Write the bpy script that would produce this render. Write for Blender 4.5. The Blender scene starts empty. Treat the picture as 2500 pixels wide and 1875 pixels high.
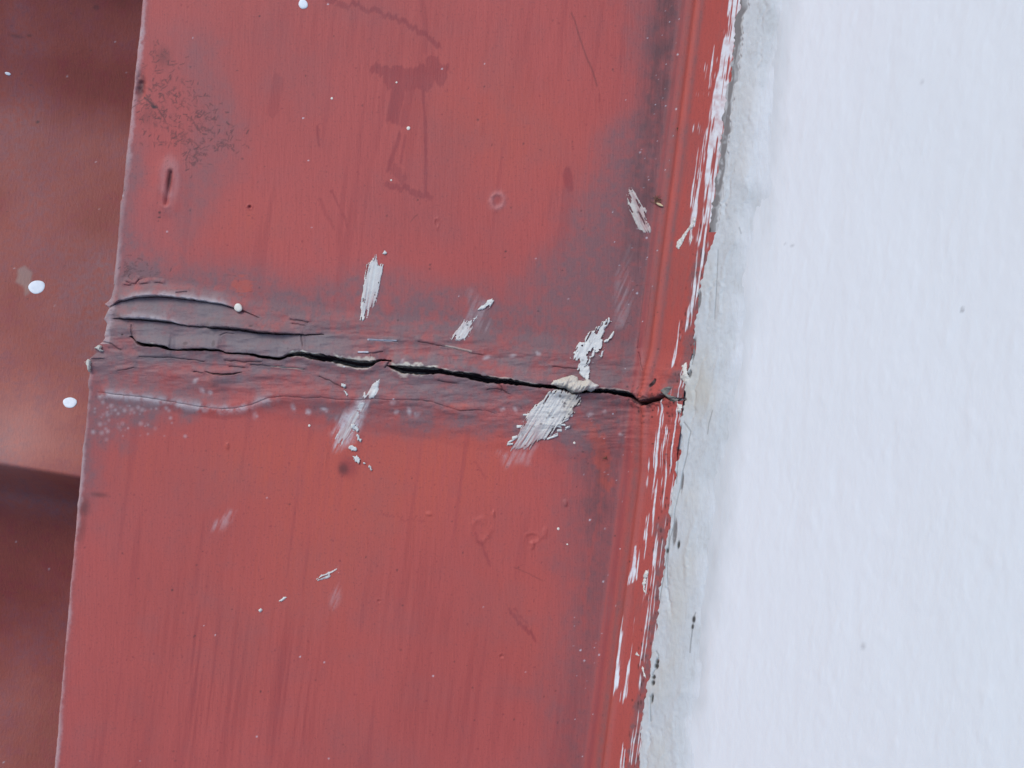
import bpy, math, random
import numpy as np
from mathutils import Matrix, Vector

random.seed(7)
RNG = np.random.default_rng(11)
sc = bpy.context.scene

# ------------------------------------------------------------------ frame of the place
# A head flashing at the top of a corrugated roof: the apron falls 30 degrees away from a
# rendered wall.  All lengths are millimetres in the apron's own frame:
#   b  up the apron towards the wall,  s  along the wall,  z  off the apron.
K = 0.2                 # mm on the apron per image pixel
D = 500.0               # camera distance, mm
TH = math.radians(30)   # pitch of the apron
PHI = math.radians(7.2) # how far the wall line leans in the view
W = np.array([math.cos(PHI), -math.sin(PHI)])
L = np.array([math.sin(PHI), math.cos(PHI)])
# world axes of the apron frame (x right in view, y up in view, z off the apron)
wl = Vector((-1, 0, 0)); ww = Vector((0, math.cos(TH), math.sin(TH))); ez = Vector((0, -math.sin(TH), math.cos(TH)))
ex = ww * W[0] + wl * L[0]
ey = ww * W[1] + wl * L[1]
M = Matrix(((ex.x, ey.x, ez.x, 0), (ex.y, ey.y, ez.y, 0), (ex.z, ey.z, ez.z, 3.0), (0, 0, 0, 1)))

# ------------------------------------------------------------------ camera
cam_d = bpy.data.cameras.new('camera'); cam = bpy.data.objects.new('camera', cam_d)
sc.collection.objects.link(cam)
cam_d.sensor_width = 36; cam_d.lens = 36.0 * D / (2500 * K)
cam_d.clip_start = 0.01; cam_d.clip_end = 200
cam.matrix_world = M @ Matrix.Translation((0, 0, D / 1000))
sc.camera = cam
# ------------------------------------------------------------------ sky and sun (bright overcast)
sun_l = Vector((-0.36, 0.60, 0.72)).normalized()
sun_w = (M.to_3x3() @ sun_l).normalized()
world = bpy.data.worlds.new('World'); sc.world = world; world.use_nodes = True
nt = world.node_tree
sky = nt.nodes.new('ShaderNodeTexSky'); sky.sky_type = 'NISHITA'; sky.sun_disc = False
sky.sun_elevation = math.asin(sun_w.z); sky.sun_rotation = math.atan2(sun_w.x, sun_w.y)
sky.air_density = 1.0; sky.dust_density = 0.3; sky.ozone_density = 3.5
bg = nt.nodes['Background']; bg.inputs[1].default_value = 0.125
nt.links.new(sky.outputs[0], bg.inputs[0])
sd = bpy.data.lights.new('sun', 'SUN'); sd.energy = 1.5; sd.angle = math.radians(24); sd.color = (1.0, 0.995, 0.985)
sun = bpy.data.objects.new('sun', sd); sc.collection.objects.link(sun)
sun.rotation_euler = sun_w.to_track_quat('Z', 'Y').to_euler()
sc.view_settings.view_transform = 'Standard'; sc.view_settings.look = 'None'
sc.view_settings.gamma = 1; sc.view_settings.use_curve_mapping = False
sc.view_settings.exposure = 0.46

# ------------------------------------------------------------------ numeric helpers
_T = RNG.random((256, 256)).astype(np.float32)
def vn(x, y, seed=0):
    x = np.asarray(x, np.float64) + seed * 17.37; y = np.asarray(y, np.float64) + seed * 9.71
    ix = np.floor(x).astype(np.int64); iy = np.floor(y).astype(np.int64)
    fx = x - ix; fy = y - iy
    fx = fx * fx * (3 - 2 * fx); fy = fy * fy * (3 - 2 * fy)
    a = _T[ix & 255, iy & 255]; b = _T[(ix + 1) & 255, iy & 255]
    c = _T[ix & 255, (iy + 1) & 255]; d = _T[(ix + 1) & 255, (iy + 1) & 255]
    return (a * (1 - fx) + b * fx) * (1 - fy) + (c * (1 - fx) + d * fx) * fy
def fbm(x, y, o=4, seed=0):
    r = 0; a = 0.5; t = 0
    for i in range(o):
        r = r + a * vn(x * 2 ** i, y * 2 ** i, seed + i * 3); t += a; a *= 0.5
    return r / t
def ss(a, b, x):
    t = np.clip((x - a) / (b - a), 0, 1)
    return t * t * (3 - 2 * t)
def seg_dist(px, py, pts):
    d = np.full(px.shape, 1e9)
    for (x0, y0), (x1, y1) in zip(pts[:-1], pts[1:]):
        vx, vy = x1 - x0, y1 - y0
        t = np.clip(((px - x0) * vx + (py - y0) * vy) / max(vx * vx + vy * vy, 1e-9), 0, 1)
        d = np.minimum(d, np.hypot(px - x0 - t * vx, py - y0 - t * vy))
    return d
def poly_sd(px, py, pts):
    """signed distance to a closed outline, positive inside"""
    d = seg_dist(px, py, list(pts) + [pts[0]])
    ins = np.zeros(px.shape, bool)
    n = len(pts)
    for i in range(n):
        x0, y0 = pts[i]; x1, y1 = pts[(i + 1) % n]
        if y0 == y1: continue
        c = ((y0 > py) != (y1 > py)) & (px < (x1 - x0) * (py - y0) / (y1 - y0) + x0)
        ins ^= c
    return np.where(ins, d, -d)
class Fld:
    """scattered sample points with quick boxes"""
    def __init__(s, px, py):
        s.px = px.ravel(); s.py = py.ravel(); s.o = np.argsort(s.py, kind='stable'); s.sp = s.py[s.o]
    def sel(s, x0, x1, y0, y1):
        i, j = np.searchsorted(s.sp, [y0, y1]); ix = s.o[i:j]
        return ix[(s.px[ix] > x0) & (s.px[ix] < x1)]
    def line(s, A, pts, w, v=1.0, soft=0.8):
        xs = [p[0] for p in pts]; ys = [p[1] for p in pts]; m = w + 4
        ix = s.sel(min(xs) - m, max(xs) + m, min(ys) - m, max(ys) + m)
        if len(ix) == 0: return
        d = seg_dist(s.px[ix], s.py[ix], pts)
        A[ix] = np.maximum(A[ix], v * (1 - ss(w / 2 - soft, w / 2 + soft + 0.4, d)))
    def dot(s, A, x, y, rx, ry=None, v=1.0, ang=0.0, hard=0.7, add=False):
        ry = ry or rx; m = max(rx, ry) * 1.6 + 3
        ix = s.sel(x - m, x + m, y - m, y + m)
        if len(ix) == 0: return
        ca, sa = math.cos(ang), math.sin(ang)
        u = (s.px[ix] - x) * ca + (s.py[ix] - y) * sa; w = -(s.px[ix] - x) * sa + (s.py[ix] - y) * ca
        r = np.hypot(u / rx, w / ry); e = max(1 - hard, 0.02)
        m_ = v * (1 - ss(1 - e, 1 + e + 0.6 / min(rx, ry), r))
        A[ix] = A[ix] + m_ if add else np.maximum(A[ix], m_)
def to_image_px(b, s, z=0.0):  # projects a point of the apron frame to image pixel coordinates
    X = b * W[0] + s * L[0]; Y = b * W[1] + s * L[1]; f = D / (D - z)
    return 1250 + X * f / K, 937.5 - Y * f / K
def bs(px, py):
    X = (np.asarray(px, float) - 1250) * K; Y = (937.5 - np.asarray(py, float)) * K
    return X * W[0] + Y * W[1], X * L[0] + Y * L[1]
def local(b, s, z):
    return np.stack([b * W[0] + s * L[0], b * W[1] + s * L[1], z + 0 * b], -1) / 1000.0
def xl(py): return 1672 - 0.1264 * py          # foot of the upstand

# profile of the apron and upstand across the wall line, by arc length l after the bend starts
B0, RB, A60 = 56.5, 8.0, math.radians(60)
def prof(l):
    l = np.asarray(l, float)
    a = np.clip(l / RB, 0, A60); arc = RB * A60; r = np.maximum(l - arc, 0)
    b = np.where(l < 0, B0 + l, B0 + RB * np.sin(a) + r * math.cos(A60))
    z = np.where(l < 0, 0, RB * (1 - np.cos(a)) + r * math.sin(A60))
    a = np.where(l < 0, 0, a)
    return b, z, -np.sin(a), np.cos(a)          # position and normal in (b, z)

# ------------------------------------------------------------------ meshes
def place(o, parent=None):
    sc.collection.objects.link(o)
    if parent is None: o.matrix_world = M
    else: o.parent = parent
    return o
def thing(name, label, cat, at=(0, 0, 0), group=None):
    o = bpy.data.objects.new(name, None); o.empty_display_size = 0.02
    sc.collection.objects.link(o); o.matrix_world = M
    o['label'] = label; o['category'] = cat
    if group: o['group'] = group
    return o
def build(name, V, F, mat, parent=None, attrs=None, smooth=True, label=None):
    me = bpy.data.meshes.new(name)
    V = np.ascontiguousarray(V, np.float32); F = np.ascontiguousarray(F, np.int32)
    me.vertices.add(len(V)); me.vertices.foreach_set('co', V.ravel())
    n = F.shape[1]
    me.loops.add(F.size); me.loops.foreach_set('vertex_index', F.ravel())
    me.polygons.add(len(F)); me.polygons.foreach_set('loop_start', np.arange(0, F.size, n, dtype=np.int32))
    me.polygons.foreach_set('use_smooth', np.full(len(F), smooth))
    me.update(calc_edges=True)
    for k_, a in (attrs or {}).items():
        at = me.attributes.new(k_, 'FLOAT_COLOR', 'POINT')
        at.data.foreach_set('color', np.ascontiguousarray(a, np.float32).ravel())
    me.materials.append(mat)
    o = bpy.data.objects.new(name, me); place(o, parent)
    if label: o['label'] = label
    return o
def grid_faces(R, C, keep=None):
    i = np.arange(R * C).reshape(R, C)
    F = np.stack([i[:-1, :-1], i[:-1, 1:], i[1:, 1:], i[1:, :-1]], -1).reshape(-1, 4)
    if keep is not None:
        k_ = (keep[:-1, :-1] & keep[:-1, 1:] & keep[1:, 1:] & keep[1:, :-1]).ravel(); F = F[k_]
    return F
def compact(V, F, attrs):
    u, inv = np.unique(F, return_inverse=True)
    return V[u], inv.reshape(F.shape), {k_: a[u] for k_, a in attrs.items()}
def axis(lo, f0, f1, hi, step, coarse=14):
    a = np.arange(lo, f0, coarse) if lo < f0 else np.array([])
    c = np.arange(f1 + coarse, hi + 0.01, coarse) if hi > f1 else np.array([])
    return np.concatenate([a, np.linspace(f0, f1, max(2, int(round((f1 - f0) / step)) + 1)), c])

# ------------------------------------------------------------------ materials
def nodes(name):
    m = bpy.data.materials.new(name); m.use_nodes = True; t = m.node_tree
    return m, t, t.nodes['Principled BSDF']
def mixc(t, fac, a, b):
    n = t.nodes.new('ShaderNodeMix'); n.data_type = 'RGBA'
    for sock, v in ((n.inputs[0], fac), (n.inputs[6], a), (n.inputs[7], b)):
        if isinstance(v, bpy.types.NodeSocket): t.links.new(v, sock)
        elif isinstance(v, tuple): sock.default_value = (*v, 1)
        else: sock.default_value = v
    return n.outputs[2]
def math_(t, op, a, b=None, clamp=False):
    n = t.nodes.new('ShaderNodeMath'); n.operation = op; n.use_clamp = clamp
    for i, v in enumerate((a, b)):
        if v is None: continue
        if isinstance(v, bpy.types.NodeSocket): t.links.new(v, n.inputs[i])
        else: n.inputs[i].default_value = v
    return n.outputs[0]
def noise(t, scale, detail=4, rough=0.55, stretch=None, rotz=0.0):
    tc = t.nodes.new('ShaderNodeTexCoord'); mp = t.nodes.new('ShaderNodeMapping'); n = t.nodes.new('ShaderNodeTexNoise')
    t.links.new(tc.outputs['Object'], mp.inputs[0]); t.links.new(mp.outputs[0], n.inputs['Vector'])
    # rotate so that x runs up the apron and y along the wall
    mp.vector_type = 'POINT'; mp.inputs['Rotation'].default_value[2] = rotz
    if stretch: mp.inputs['Scale'].default_value = stretch
    n.inputs['Scale'].default_value = scale; n.inputs['Detail'].default_value = detail; n.inputs['Roughness'].default_value = rough
    return n.outputs['Fac']
def ramp(t, f, lo, hi):
    n = t.nodes.new('ShaderNodeMapRange'); n.interpolation_type = 'SMOOTHSTEP'
    n.inputs[1].default_value = lo; n.inputs[2].default_value = hi
    t.links.new(f, n.inputs[0]); return n.outputs[0]
def attr(t, name):
    n = t.nodes.new('ShaderNodeAttribute'); n.attribute_name = name
    s = t.nodes.new('ShaderNodeSeparateColor'); t.links.new(n.outputs['Color'], s.inputs[0])
    return s.outputs[0], s.outputs[1], s.outputs[2], n.outputs['Alpha']
def bump(t, bsdf, h, dist, strength=1.0, prev=None):
    n = t.nodes.new('ShaderNodeBump'); n.inputs['Strength'].default_value = strength; n.inputs['Distance'].default_value = dist
    t.links.new(h, n.inputs['Height'])
    if prev is not None: t.links.new(prev, n.inputs['Normal'])
    t.links.new(n.outputs[0], bsdf.inputs['Normal']); return n.outputs[0]

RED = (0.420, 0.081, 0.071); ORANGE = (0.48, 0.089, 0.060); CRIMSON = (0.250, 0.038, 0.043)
DUST = (0.220, 0.100, 0.106); GREY = (0.195, 0.150, 0.158); CREAM = (0.62, 0.56, 0.47); WHITE = (0.74, 0.77, 0.83)
PALE = (0.54, 0.46, 0.47); DIRT_SHADE = (0.055, 0.028, 0.030); RUST = (0.10, 0.060, 0.025); BARE = (0.20, 0.195, 0.20)
def paint_material(name, red=RED):
    m, t, p = nodes(name)
    dust, rub, orange, white = attr(t, 'wear_shade')
    dirt_shade, cream, grey, pale = attr(t, 'grime_shade')
    big = noise(t, 9, 3); streak = noise(t, 60, 4, 0.6, (14, 1.0, 14), PHI); fine = noise(t, 900, 3, 0.6); mid = noise(t, 90, 5, 0.6)
    col = mixc(t, ramp(t, big, 0.3, 0.7), tuple(c * 0.96 for c in red), tuple(c * 1.06 for c in red))
    col = mixc(t, math_(t, 'MULTIPLY', ramp(t, streak, 0.42, 0.75), 0.42), col, tuple(c * 0.80 for c in red))
    col = mixc(t, math_(t, 'MULTIPLY', orange, 0.8), col, ORANGE)
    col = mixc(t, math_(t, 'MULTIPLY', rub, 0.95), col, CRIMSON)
    d = math_(t, 'ADD', dust, math_(t, 'MULTIPLY', math_(t, 'SUBTRACT', mid, 0.5), math_(t, 'MULTIPLY', dust, 0.6)), True)
    d = math_(t, 'ADD', d, math_(t, 'MULTIPLY', math_(t, 'SUBTRACT', fine, 0.5), math_(t, 'MULTIPLY', dust, 0.5)), True)
    col = mixc(t, d, col, mixc(t, big, tuple(c * 0.92 for c in DUST), tuple(c * 1.06 for c in DUST)))
    col = mixc(t, grey, col, GREY)
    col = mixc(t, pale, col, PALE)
    col = mixc(t, math_(t, 'MULTIPLY', ramp(t, fine, 0.54, 0.72), 0.32), col, (0.14, 0.045, 0.05))
    col = mixc(t, dirt_shade, col, DIRT_SHADE)
    col = mixc(t, cream, col, mixc(t, mid, tuple(c * 0.8 for c in CREAM), CREAM))
    col = mixc(t, white, col, mixc(t, mid, tuple(c * 0.88 for c in WHITE), WHITE))
    t.links.new(col, p.inputs['Base Color'])
    p.inputs['Roughness'].default_value = 0.62; p.inputs['Specular IOR Level'].default_value = 0.35
    b1 = bump(t, p, streak, 0.00024, 0.7)
    bump(t, p, fine, 0.00014, 0.7, b1)
    return m
M_PAINT = paint_material('weathered_red_paint')
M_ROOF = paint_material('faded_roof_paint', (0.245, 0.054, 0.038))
def putty_material(name, a, bb, c):
    m, t, p = nodes(name)
    thin, yel, pit, _ = attr(t, 'coat')
    n1 = noise(t, 140, 5, 0.65); n2 = noise(t, 700, 4, 0.6)
    col = mixc(t, n1, tuple(x * 0.82 for x in a), a)
    col = mixc(t, yel, col, bb)
    col = mixc(t, thin, col, c)
    col = mixc(t, pit, col, (0.13, 0.11, 0.11))
    col = mixc(t, math_(t, 'MULTIPLY', ramp(t, n2, 0.58, 0.75), 0.35), col, (0.30, 0.26, 0.26))
    t.links.new(col, p.inputs['Base Color']); p.inputs['Roughness'].default_value = 0.7
    p.inputs['Specular IOR Level'].default_value = 0.3
    b1 = bump(t, p, n1, 0.0006, 0.5); bump(t, p, n2, 0.0002, 0.5, b1)
    return m
M_PUTTY = putty_material('white_putty', (0.68, 0.67, 0.64), (0.50, 0.44, 0.36), (0.40, 0.20, 0.195))
def caulk_material():
    m, t, p = nodes('old_white_caulk')
    grey, dirt_shade, stain, smooth = attr(t, 'coat')
    n1 = noise(t, 45, 6, 0.65); n2 = noise(t, 330, 5, 0.65); n3 = noise(t, 120, 4, 0.6, (6, 1, 1), PHI)
    col = mixc(t, n1, (0.45, 0.485, 0.515), (0.61, 0.645, 0.675))
    col = mixc(t, math_(t, 'MULTIPLY', ramp(t, n2, 0.46, 0.75), 0.40), col, (0.38, 0.385, 0.38))
    col = mixc(t, math_(t, 'MULTIPLY', ramp(t, n3, 0.5, 0.8), 0.25), col, (0.54, 0.555, 0.57))
    col = mixc(t, smooth, col, mixc(t, n1, (0.695, 0.745, 0.80), (0.74, 0.76, 0.83)))
    col = mixc(t, stain, col, (0.50, 0.50, 0.475))
    col = mixc(t, grey, col, BARE)
    col = mixc(t, dirt_shade, col, (0.06, 0.06, 0.058))
    t.links.new(col, p.inputs['Base Color']); p.inputs['Roughness'].default_value = 0.65
    p.inputs['Specular IOR Level'].default_value = 0.35
    b1 = bump(t, p, n3, 0.0006, 0.5); bump(t, p, n2, 0.00035, 0.6, b1)
    return m
M_CAULK = caulk_material()
def wall_material():
    m, t, p = nodes('white_wall_paint')
    n1 = noise(t, 7, 3); n2 = noise(t, 260, 5, 0.6, (1.5, 0.9, 1.5), PHI); n3 = noise(t, 60, 3)
    a, b_, c_, _ = attr(t, 'coat')
    col = mixc(t, n1, (0.71, 0.755, 0.805), (0.75, 0.77, 0.825))
    col = mixc(t, math_(t, 'MULTIPLY', ramp(t, n2, 0.5, 0.85), 0.04), col, (0.70, 0.73, 0.765))
    col = mixc(t, a, col, mixc(t, n3, (0.50, 0.54, 0.575), (0.62, 0.655, 0.69)))
    col = mixc(t, b_, col, (0.20, 0.20, 0.22))
    t.links.new(col, p.inputs['Base Color']); p.inputs['Roughness'].default_value = 0.5
    p.inputs['Specular IOR Level'].default_value = 0.4
    bump(t, p, n2, 0.0004, 0.35)
    return m
M_WALL = wall_material()
def plain(name, col, rough=0.7, var=0.25, scale=300):
    m, t, p = nodes(name)
    n = noise(t, scale, 4)
    c = mixc(t, n, tuple(x * (1 - var) for x in col), tuple(min(1, x * (1 + var)) for x in col))
    t.links.new(c, p.inputs['Base Color']); p.inputs['Roughness'].default_value = rough
    bump(t, p, n, 0.0003, 0.4)
    return m
M_SPOT = plain('white_paint_drop', (0.72, 0.74, 0.78), 0.5, 0.10, 500)
M_SPOTC = plain('cream_paint_drop', (0.72, 0.66, 0.58), 0.5, 0.08)
M_TWIG = plain('dry_plant_brown', (0.16, 0.095, 0.055), 0.8, 0.4)
M_SEED = plain('dry_husk_tan', (0.55, 0.42, 0.26), 0.7, 0.2)
M_GREYP = plain('grey_filler', (0.17, 0.165, 0.155), 0.75, 0.3)

# ------------------------------------------------------------------ lines of the joint, traced in image pixels
LA = [(268,752),(281,743),(294,736),(316,731.5),(334,727),(355.5,726),(377,724),(408,725),(435,728),(477,732),(489,735),(516,739),(543.6,743),(562,749),(593,758),(633,776)]
WA = [0.5,1.2,1.5,1.6,2,2.6,2.8,2.5,2.5,2.3,1.8,1.5,1.8,1.5,1.2,0.5]
LB = [(280,778),(319,779),(365,782),(413,786),(453,795),(507,799),(520,800),(561,803),(587,805),(610,808.5),(632,812.5),(667,814.6),(724,816.6),(754,817.6),(790,816.6)]
WB = [0.8,3,5.5,3,1.2,1.0,3.5,6,5.5,6,4.5,3.5,1.4,1.6,0.8]
LC = [(322,822),(327,826),(334,832),(339,838),(355,843),(381,844),(395,846),(404,848),(415,851),(421,854),(433,855),(453,854),(475,853),(507,854),(536,855.4),(544,857),(554,862),(585,863.4),(608,864.4),(626,867.5),(638,871.5),(655,873),(683,876),(695,873),(705,868),(724,864),(744,865),(760,870),(785,873),(815,877),(846,884),(866,888.5),(886,890),(905,889),(918,884),(927,880),(940,879),(955,882)]
WC = [1.5,3.5,5,6.5,6.5,6,5.5,6,5.5,2.2,1.4,2.4,4,4,3,2,1.5,2,2.6,4.5,5.5,5.5,4.5,4.5,6,9,11,14,14,14,15,16,16,14,7,3.5,2.6,1.5]
LD = [(948,893),(957,896),(981,902),(1022,905),(1071,906),(1103,911.5),(1144,917),(1185,926),(1217,930),(1246,932),(1276,936.5),(1303,941),(1350,944),(1381,949),(1398,959),(1414,958),(1440,954),(1463,955),(1483,955),(1503,958),(1524,961),(1544,965),(1556,972),(1575,988),(1595,981),(1617,975),(1630,966),(1646,977),(1672,975)]
WD = [1,6,16,18,13,9,14,15,12,13,9,7,8,8,4,3,8,10,9,11,11,11,12,10,9,8,8,7,5]
LF = [(239,957.5),(289,963),(336,968),(380,974),(409,979),(452,986),(503,994),(542.5,998),(579,995.5),(615,988),(636.5,979),(655,972),(693,967),(754,972),(785,970),(825,975),(876,977),(912,972.6),(961,976.6),(998,976),(1030,977),(1055,981),(1085,991),(1107,997),(1124,1003),(1154,1001),(1185,1001),(1217,1014)]
WF = [0.4,1.4,0.6,1.5,1.2,0.5,1.6,1.5,0.4,1.4,1.2,0.3,1.0,0.3,1.3,0.4,1.2,0.3,1.2,0.4,1.3,1.5,1.6,0.8,1.5,0.4,1.3,0.6]
LG = [(505,908),(525,913),(543.6,915),(571,913),(592,909)]
WG = [1.5,3.5,4,3.5,1]
SMALL = [([(343,872),(417,873.5),(468,879),(500,883)],2.2),([(551,880),(600,884),(640,884)],2),([(561,895),(600,898)],2),([(614,891),(646,892),(673,895),(744,902)],1.8),
         ([(781,919),(805,929.5),(834,945),(846,948)],2.2),([(252,834),(276,841),(287,850),(298,854.5)],3.2),([(227,878),(243,876.5),(258,877)],2),([(434,715),(459,713)],2.4),
         ([(307,648),(320,653),(336,661)],2.2),([(711,781),(754,787)],2),([(715,789),(745,795)],1.5),([(903,831),(971,834.5)],2.2),([(877,863),(905,863.5),(935,859)],2.4),([(907,864),(908,873)],2),
         ([(1022,834),(1083,846.5),(1156,863),(1180,868)],1.8),([(324,794),(324.6,808),(325.5,824)],4.5),([(736,819),(739,831),(742,844)],3.6),([(955,881),(948,889),(941,898)],3),
         ([(1217,937),(1224,944),(1227,951),(1225,953)],2.6),([(1190,950),(1215,950),(1230,954),(1245,963)],1.8),([(1350,895),(1375,898),(1410,901)],1.6),([(310,690),(330,694)],1.5),
         ([(305,697),(322,696)],1.5),([(340,682),(332,694)],2),([(345,695),(362,692)],1.6),([(1070,928),(1090,934),(1115,936)],1.8),([(540,818),(556,814),(574,815)],1.3),([(1560,860),(1568,890),(1575,905)],2.2),
         ([(1575,680),(1568,740),(1562,800),(1558,850)],1.8),([(1590,690),(1583,760),(1575,820)],1.4),([(1608,929),(1606,937),(1598,944)],6),([(290,905),(310,903),(330,897)],1.2),([(475,907),(498,911)],2),
         ([(380,690),(398,693)],1.4),([(1005,540),(1010,532),(1020,524)],2.6),([(545,672),(560,672),(575,673)],1.3)]
SMALL_B = [(252,834)]
def iy(px, LN, WN=None):
    xs = [p[0] for p in LN]; ys = [p[1] for p in LN]
    y = np.interp(px, xs, ys)
    w = np.interp(px, xs, WN) if WN is not None else None
    inx = ss(xs[0] - 4, xs[0] + 3, px) * (1 - ss(xs[-1] - 3, xs[-1] + 4, px))
    return y, w, inx
def groove(px, py, LN, WN, jag=1.4, soft=1.0):
    y, w, inx = iy(px, LN, WN)
    y = y + (fbm(px / 9.0, px * 0, 3, 5) - 0.5) * 2 * jag
    w = w * (0.75 + 0.5 * vn(px / 7.0, px * 0 + 3.3, 2))
    d = py - y
    return inx * (1 - ss(w / 2 - soft, w / 2 + soft, np.abs(d))), d, inx
S_TOP, S_BOT = 150.0, -190.0     # band of the sealant, image pixels along the wall
def s_units(px, py): return L[0] * (px - 1250) + L[1] * (937.5 - py)

def relief_joint(px, py):
    """height of the sealant band over the apron, mm"""
    S = s_units(px, py)
    wob = (fbm(px / 130, py / 60, 3, 31) - 0.5) * 40
    win = ss(S_BOT + 10, S_BOT + 120, S + wob) * (1 - ss(S_TOP - 85, S_TOP - 14, S + wob * 0.5))
    rg = (fbm(px / 60, py / 60, 4, 33) - 0.5)
    h = (fbm(px / 420, py / 420, 3, 3) - 0.5) * 0.9 + np.where(win < .25, -0.07 * (1 - ss(0, .25, win + rg * .3)), 0) + 1.4 * win
    h = h + (fbm(px / 90, py / 22, 4, 12) - 0.5) * 1.7 * win ** 1.5
    h = h + (fbm(px / 25, py / 9, 3, 14) - 0.5) * 0.35 * win ** 1.5
    for LN, WN, up, lu, dn, ld, dep in ((LA, WA, 3.4, 15, -0.5, 30, 2.2), (LB, WB, 3.0, 14, -0.2, 14, 3.5), (LC, WC, 2.6, 20, 1.2, 12, 12.0), (LD, WD, 2.6, 24, 1.3, 13, 12.0),
                                        (LF, [1.5] * len(LF), 1.9, 13, 1.7, 13, 0.35), (LG, WG, 0.1, 10, 1.8, 22, 1.5)):
        g, d, inx = groove(px, py, LN, WN)
        _, w, _ = iy(px, LN, WN); q = np.maximum(np.abs(d) - w / 2, 0)
        x0_, x1_ = LN[0][0], LN[-1][0]; ex_ = ss(x0_ - 2, x0_ + 22, px) * (1 - ss(x1_ - 70, x1_ + 2, px))
        h = h + ex_ * np.where(d < 0, up * .8 * np.exp(-((q - 5) / lu) ** 2) + up * .35 * np.exp(-q / (2.2 * lu)), dn * np.exp(-((q - 4) / ld) ** 2)) * np.clip(w / 3.0, 0.3, 1)
        h = h - g * dep
    f = Fld(px, py); g1 = np.zeros(px.size); g2 = np.zeros(px.size)
    for pts, w in SMALL:
        f.line(g1, rag(pts), w * .8, 1.0); f.line(g2, [(x, y - 5) for x, y in pts], 9, 1.0, 5)
    h = h + (g2 * .45 - g1 * .7).reshape(px.shape)
    # crumbly ground where the joint meets the upstand
    m = np.exp(-(((px - 1585) / 40) ** 2 + ((py - 978) / 14) ** 2))
    h = h + m * (fbm(px / 6, py / 5, 3, 44) - 0.6) * 3.0
    return h

DENTS = [  # x, y, rx, ry, depth (mm), rim
    (1215,490,12,14,-0.3,0.3),(1172,1294,17,20,0.0,0.28),(1330,1300,6,13,0.35,0.0),(1301,1312,14,10,-0.25,0.2),(1381,1228,5,8,0.6,0),(1205,1254,4,9,0.5,0),(1048,1255,7,5,0.4,0),
    (1300,1330,5,10,0.5,0),(610,505,4,4,-0.7,0.4),(1172,310,9,20,0.15,0),(555,1088,4,8,0.5,0),(1066,545,4,9,-0.25,0.25),(925,1468,4,4,-0.4,0.2),(1225,1602,5,4,-0.5,0.2),(1455,1060,8,8,-0.4,0.4)]
def relief_sheet(px, py, f):
    h = (fbm(px / 420, py / 420, 3, 3) - 0.5) * 0.9
    flat = h.ravel()
    for x, y, rx, ry, dep, rim in DENTS:
        ix = f.sel(x - 3 * rx, x + 3 * rx, y - 3 * ry, y + 3 * ry)
        if len(ix) == 0: continue
        n = 0.8 + 0.5 * vn(f.px[ix] / (rx * 0.7), f.py[ix] / (ry * 0.7), 8)
        r = np.hypot((f.px[ix] - x) / rx, (f.py[ix] - y) / ry) * n
        flat[ix] += dep * np.exp(-r ** 4) + rim * np.exp(-((r - 1.35) / 0.4) ** 2)
    # pressed slit near the drip edge
    for pts, dep, w in (([(417,420),(412,450),(407,482),(405,498)], -0.9, 6), ([(413,425),(408,460),(404,490)], -0.5, 16)):
        ix = f.sel(360, 460, 380, 540)
        d = seg_dist(f.px[ix], f.py[ix], pts); flat[ix] += dep * np.exp(-(d / (w * 0.5)) ** 2) + 0.35 * np.exp(-((d - w * 1.5) / (w * 0.9)) ** 2)
    # bruise on the drip edge
    ix = f.sel(290, 400, 150, 270)
    flat[ix] -= 1.6 * np.exp(-(((f.px[ix] - 342) / 12) ** 2 + ((f.py[ix] - 212) / 28) ** 2)) * (0.6 + 0.8 * vn(f.px[ix] / 8, f.py[ix] / 8, 4))
    return flat.reshape(px.shape)

# ------------------------------------------------------------------ weathering of the painted metal, some shade and highlights painted in
TICKS = []
def make_ticks():
    r = random.Random(5)
    blobs = [(395,145,38,32,45),(345,235,45,60,60),(405,225,60,45,70),(375,285,45,35,45),(430,300,45,30,40),(420,345,50,18,45),(475,380,25,22,45),(500,280,30,28,35),(495,320,28,22,28),(545,355,38,14,30),(470,235,60,40,30),(575,330,40,40,16),(310,655,26,20,22),(350,672,50,24,24)]
    for cx, cy, rx, ry, n in blobs:
        for _ in range(n):
            x = cx + r.gauss(0, rx * 0.55); y = cy + r.gauss(0, ry * 0.55)
            if x < 352 - 0.105 * y: continue
            a = r.choice([r.gauss(-0.9, 0.5), r.gauss(0.7, 0.5), r.uniform(0, 3.1)]); l = r.uniform(4, 13)
            c = r.uniform(-3, 3)
            TICKS.append(([(x, y), (x + math.cos(a) * l / 2 + c * 0.5, y + math.sin(a) * l / 2), (x + math.cos(a) * l, y + math.sin(a) * l + c * 0.6)], r.uniform(1.1, 2.6), r.uniform(0.35, 0.85)))
make_ticks()
TICKS += [([(352,238),(362,246),(375,258)],4,0.9),([(370,258),(384,262)],5,0.9),([(385,265),(398,282),(405,300)],2.5,0.7),([(455,283),(470,292),(480,312)],2.5,0.6),([(462,338),(478,350),(490,365)],2.2,0.6),
          ([(376,100),(376,128),(390,140)],1.8,0.4),([(1395,32),(1404,52),(1410,75),(1420,105),(1432,140),(1445,168),(1458,210)],2.6,0.55),([(1255,1385),(1290,1400),(1325,1418)],1.6,0.45)]

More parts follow.
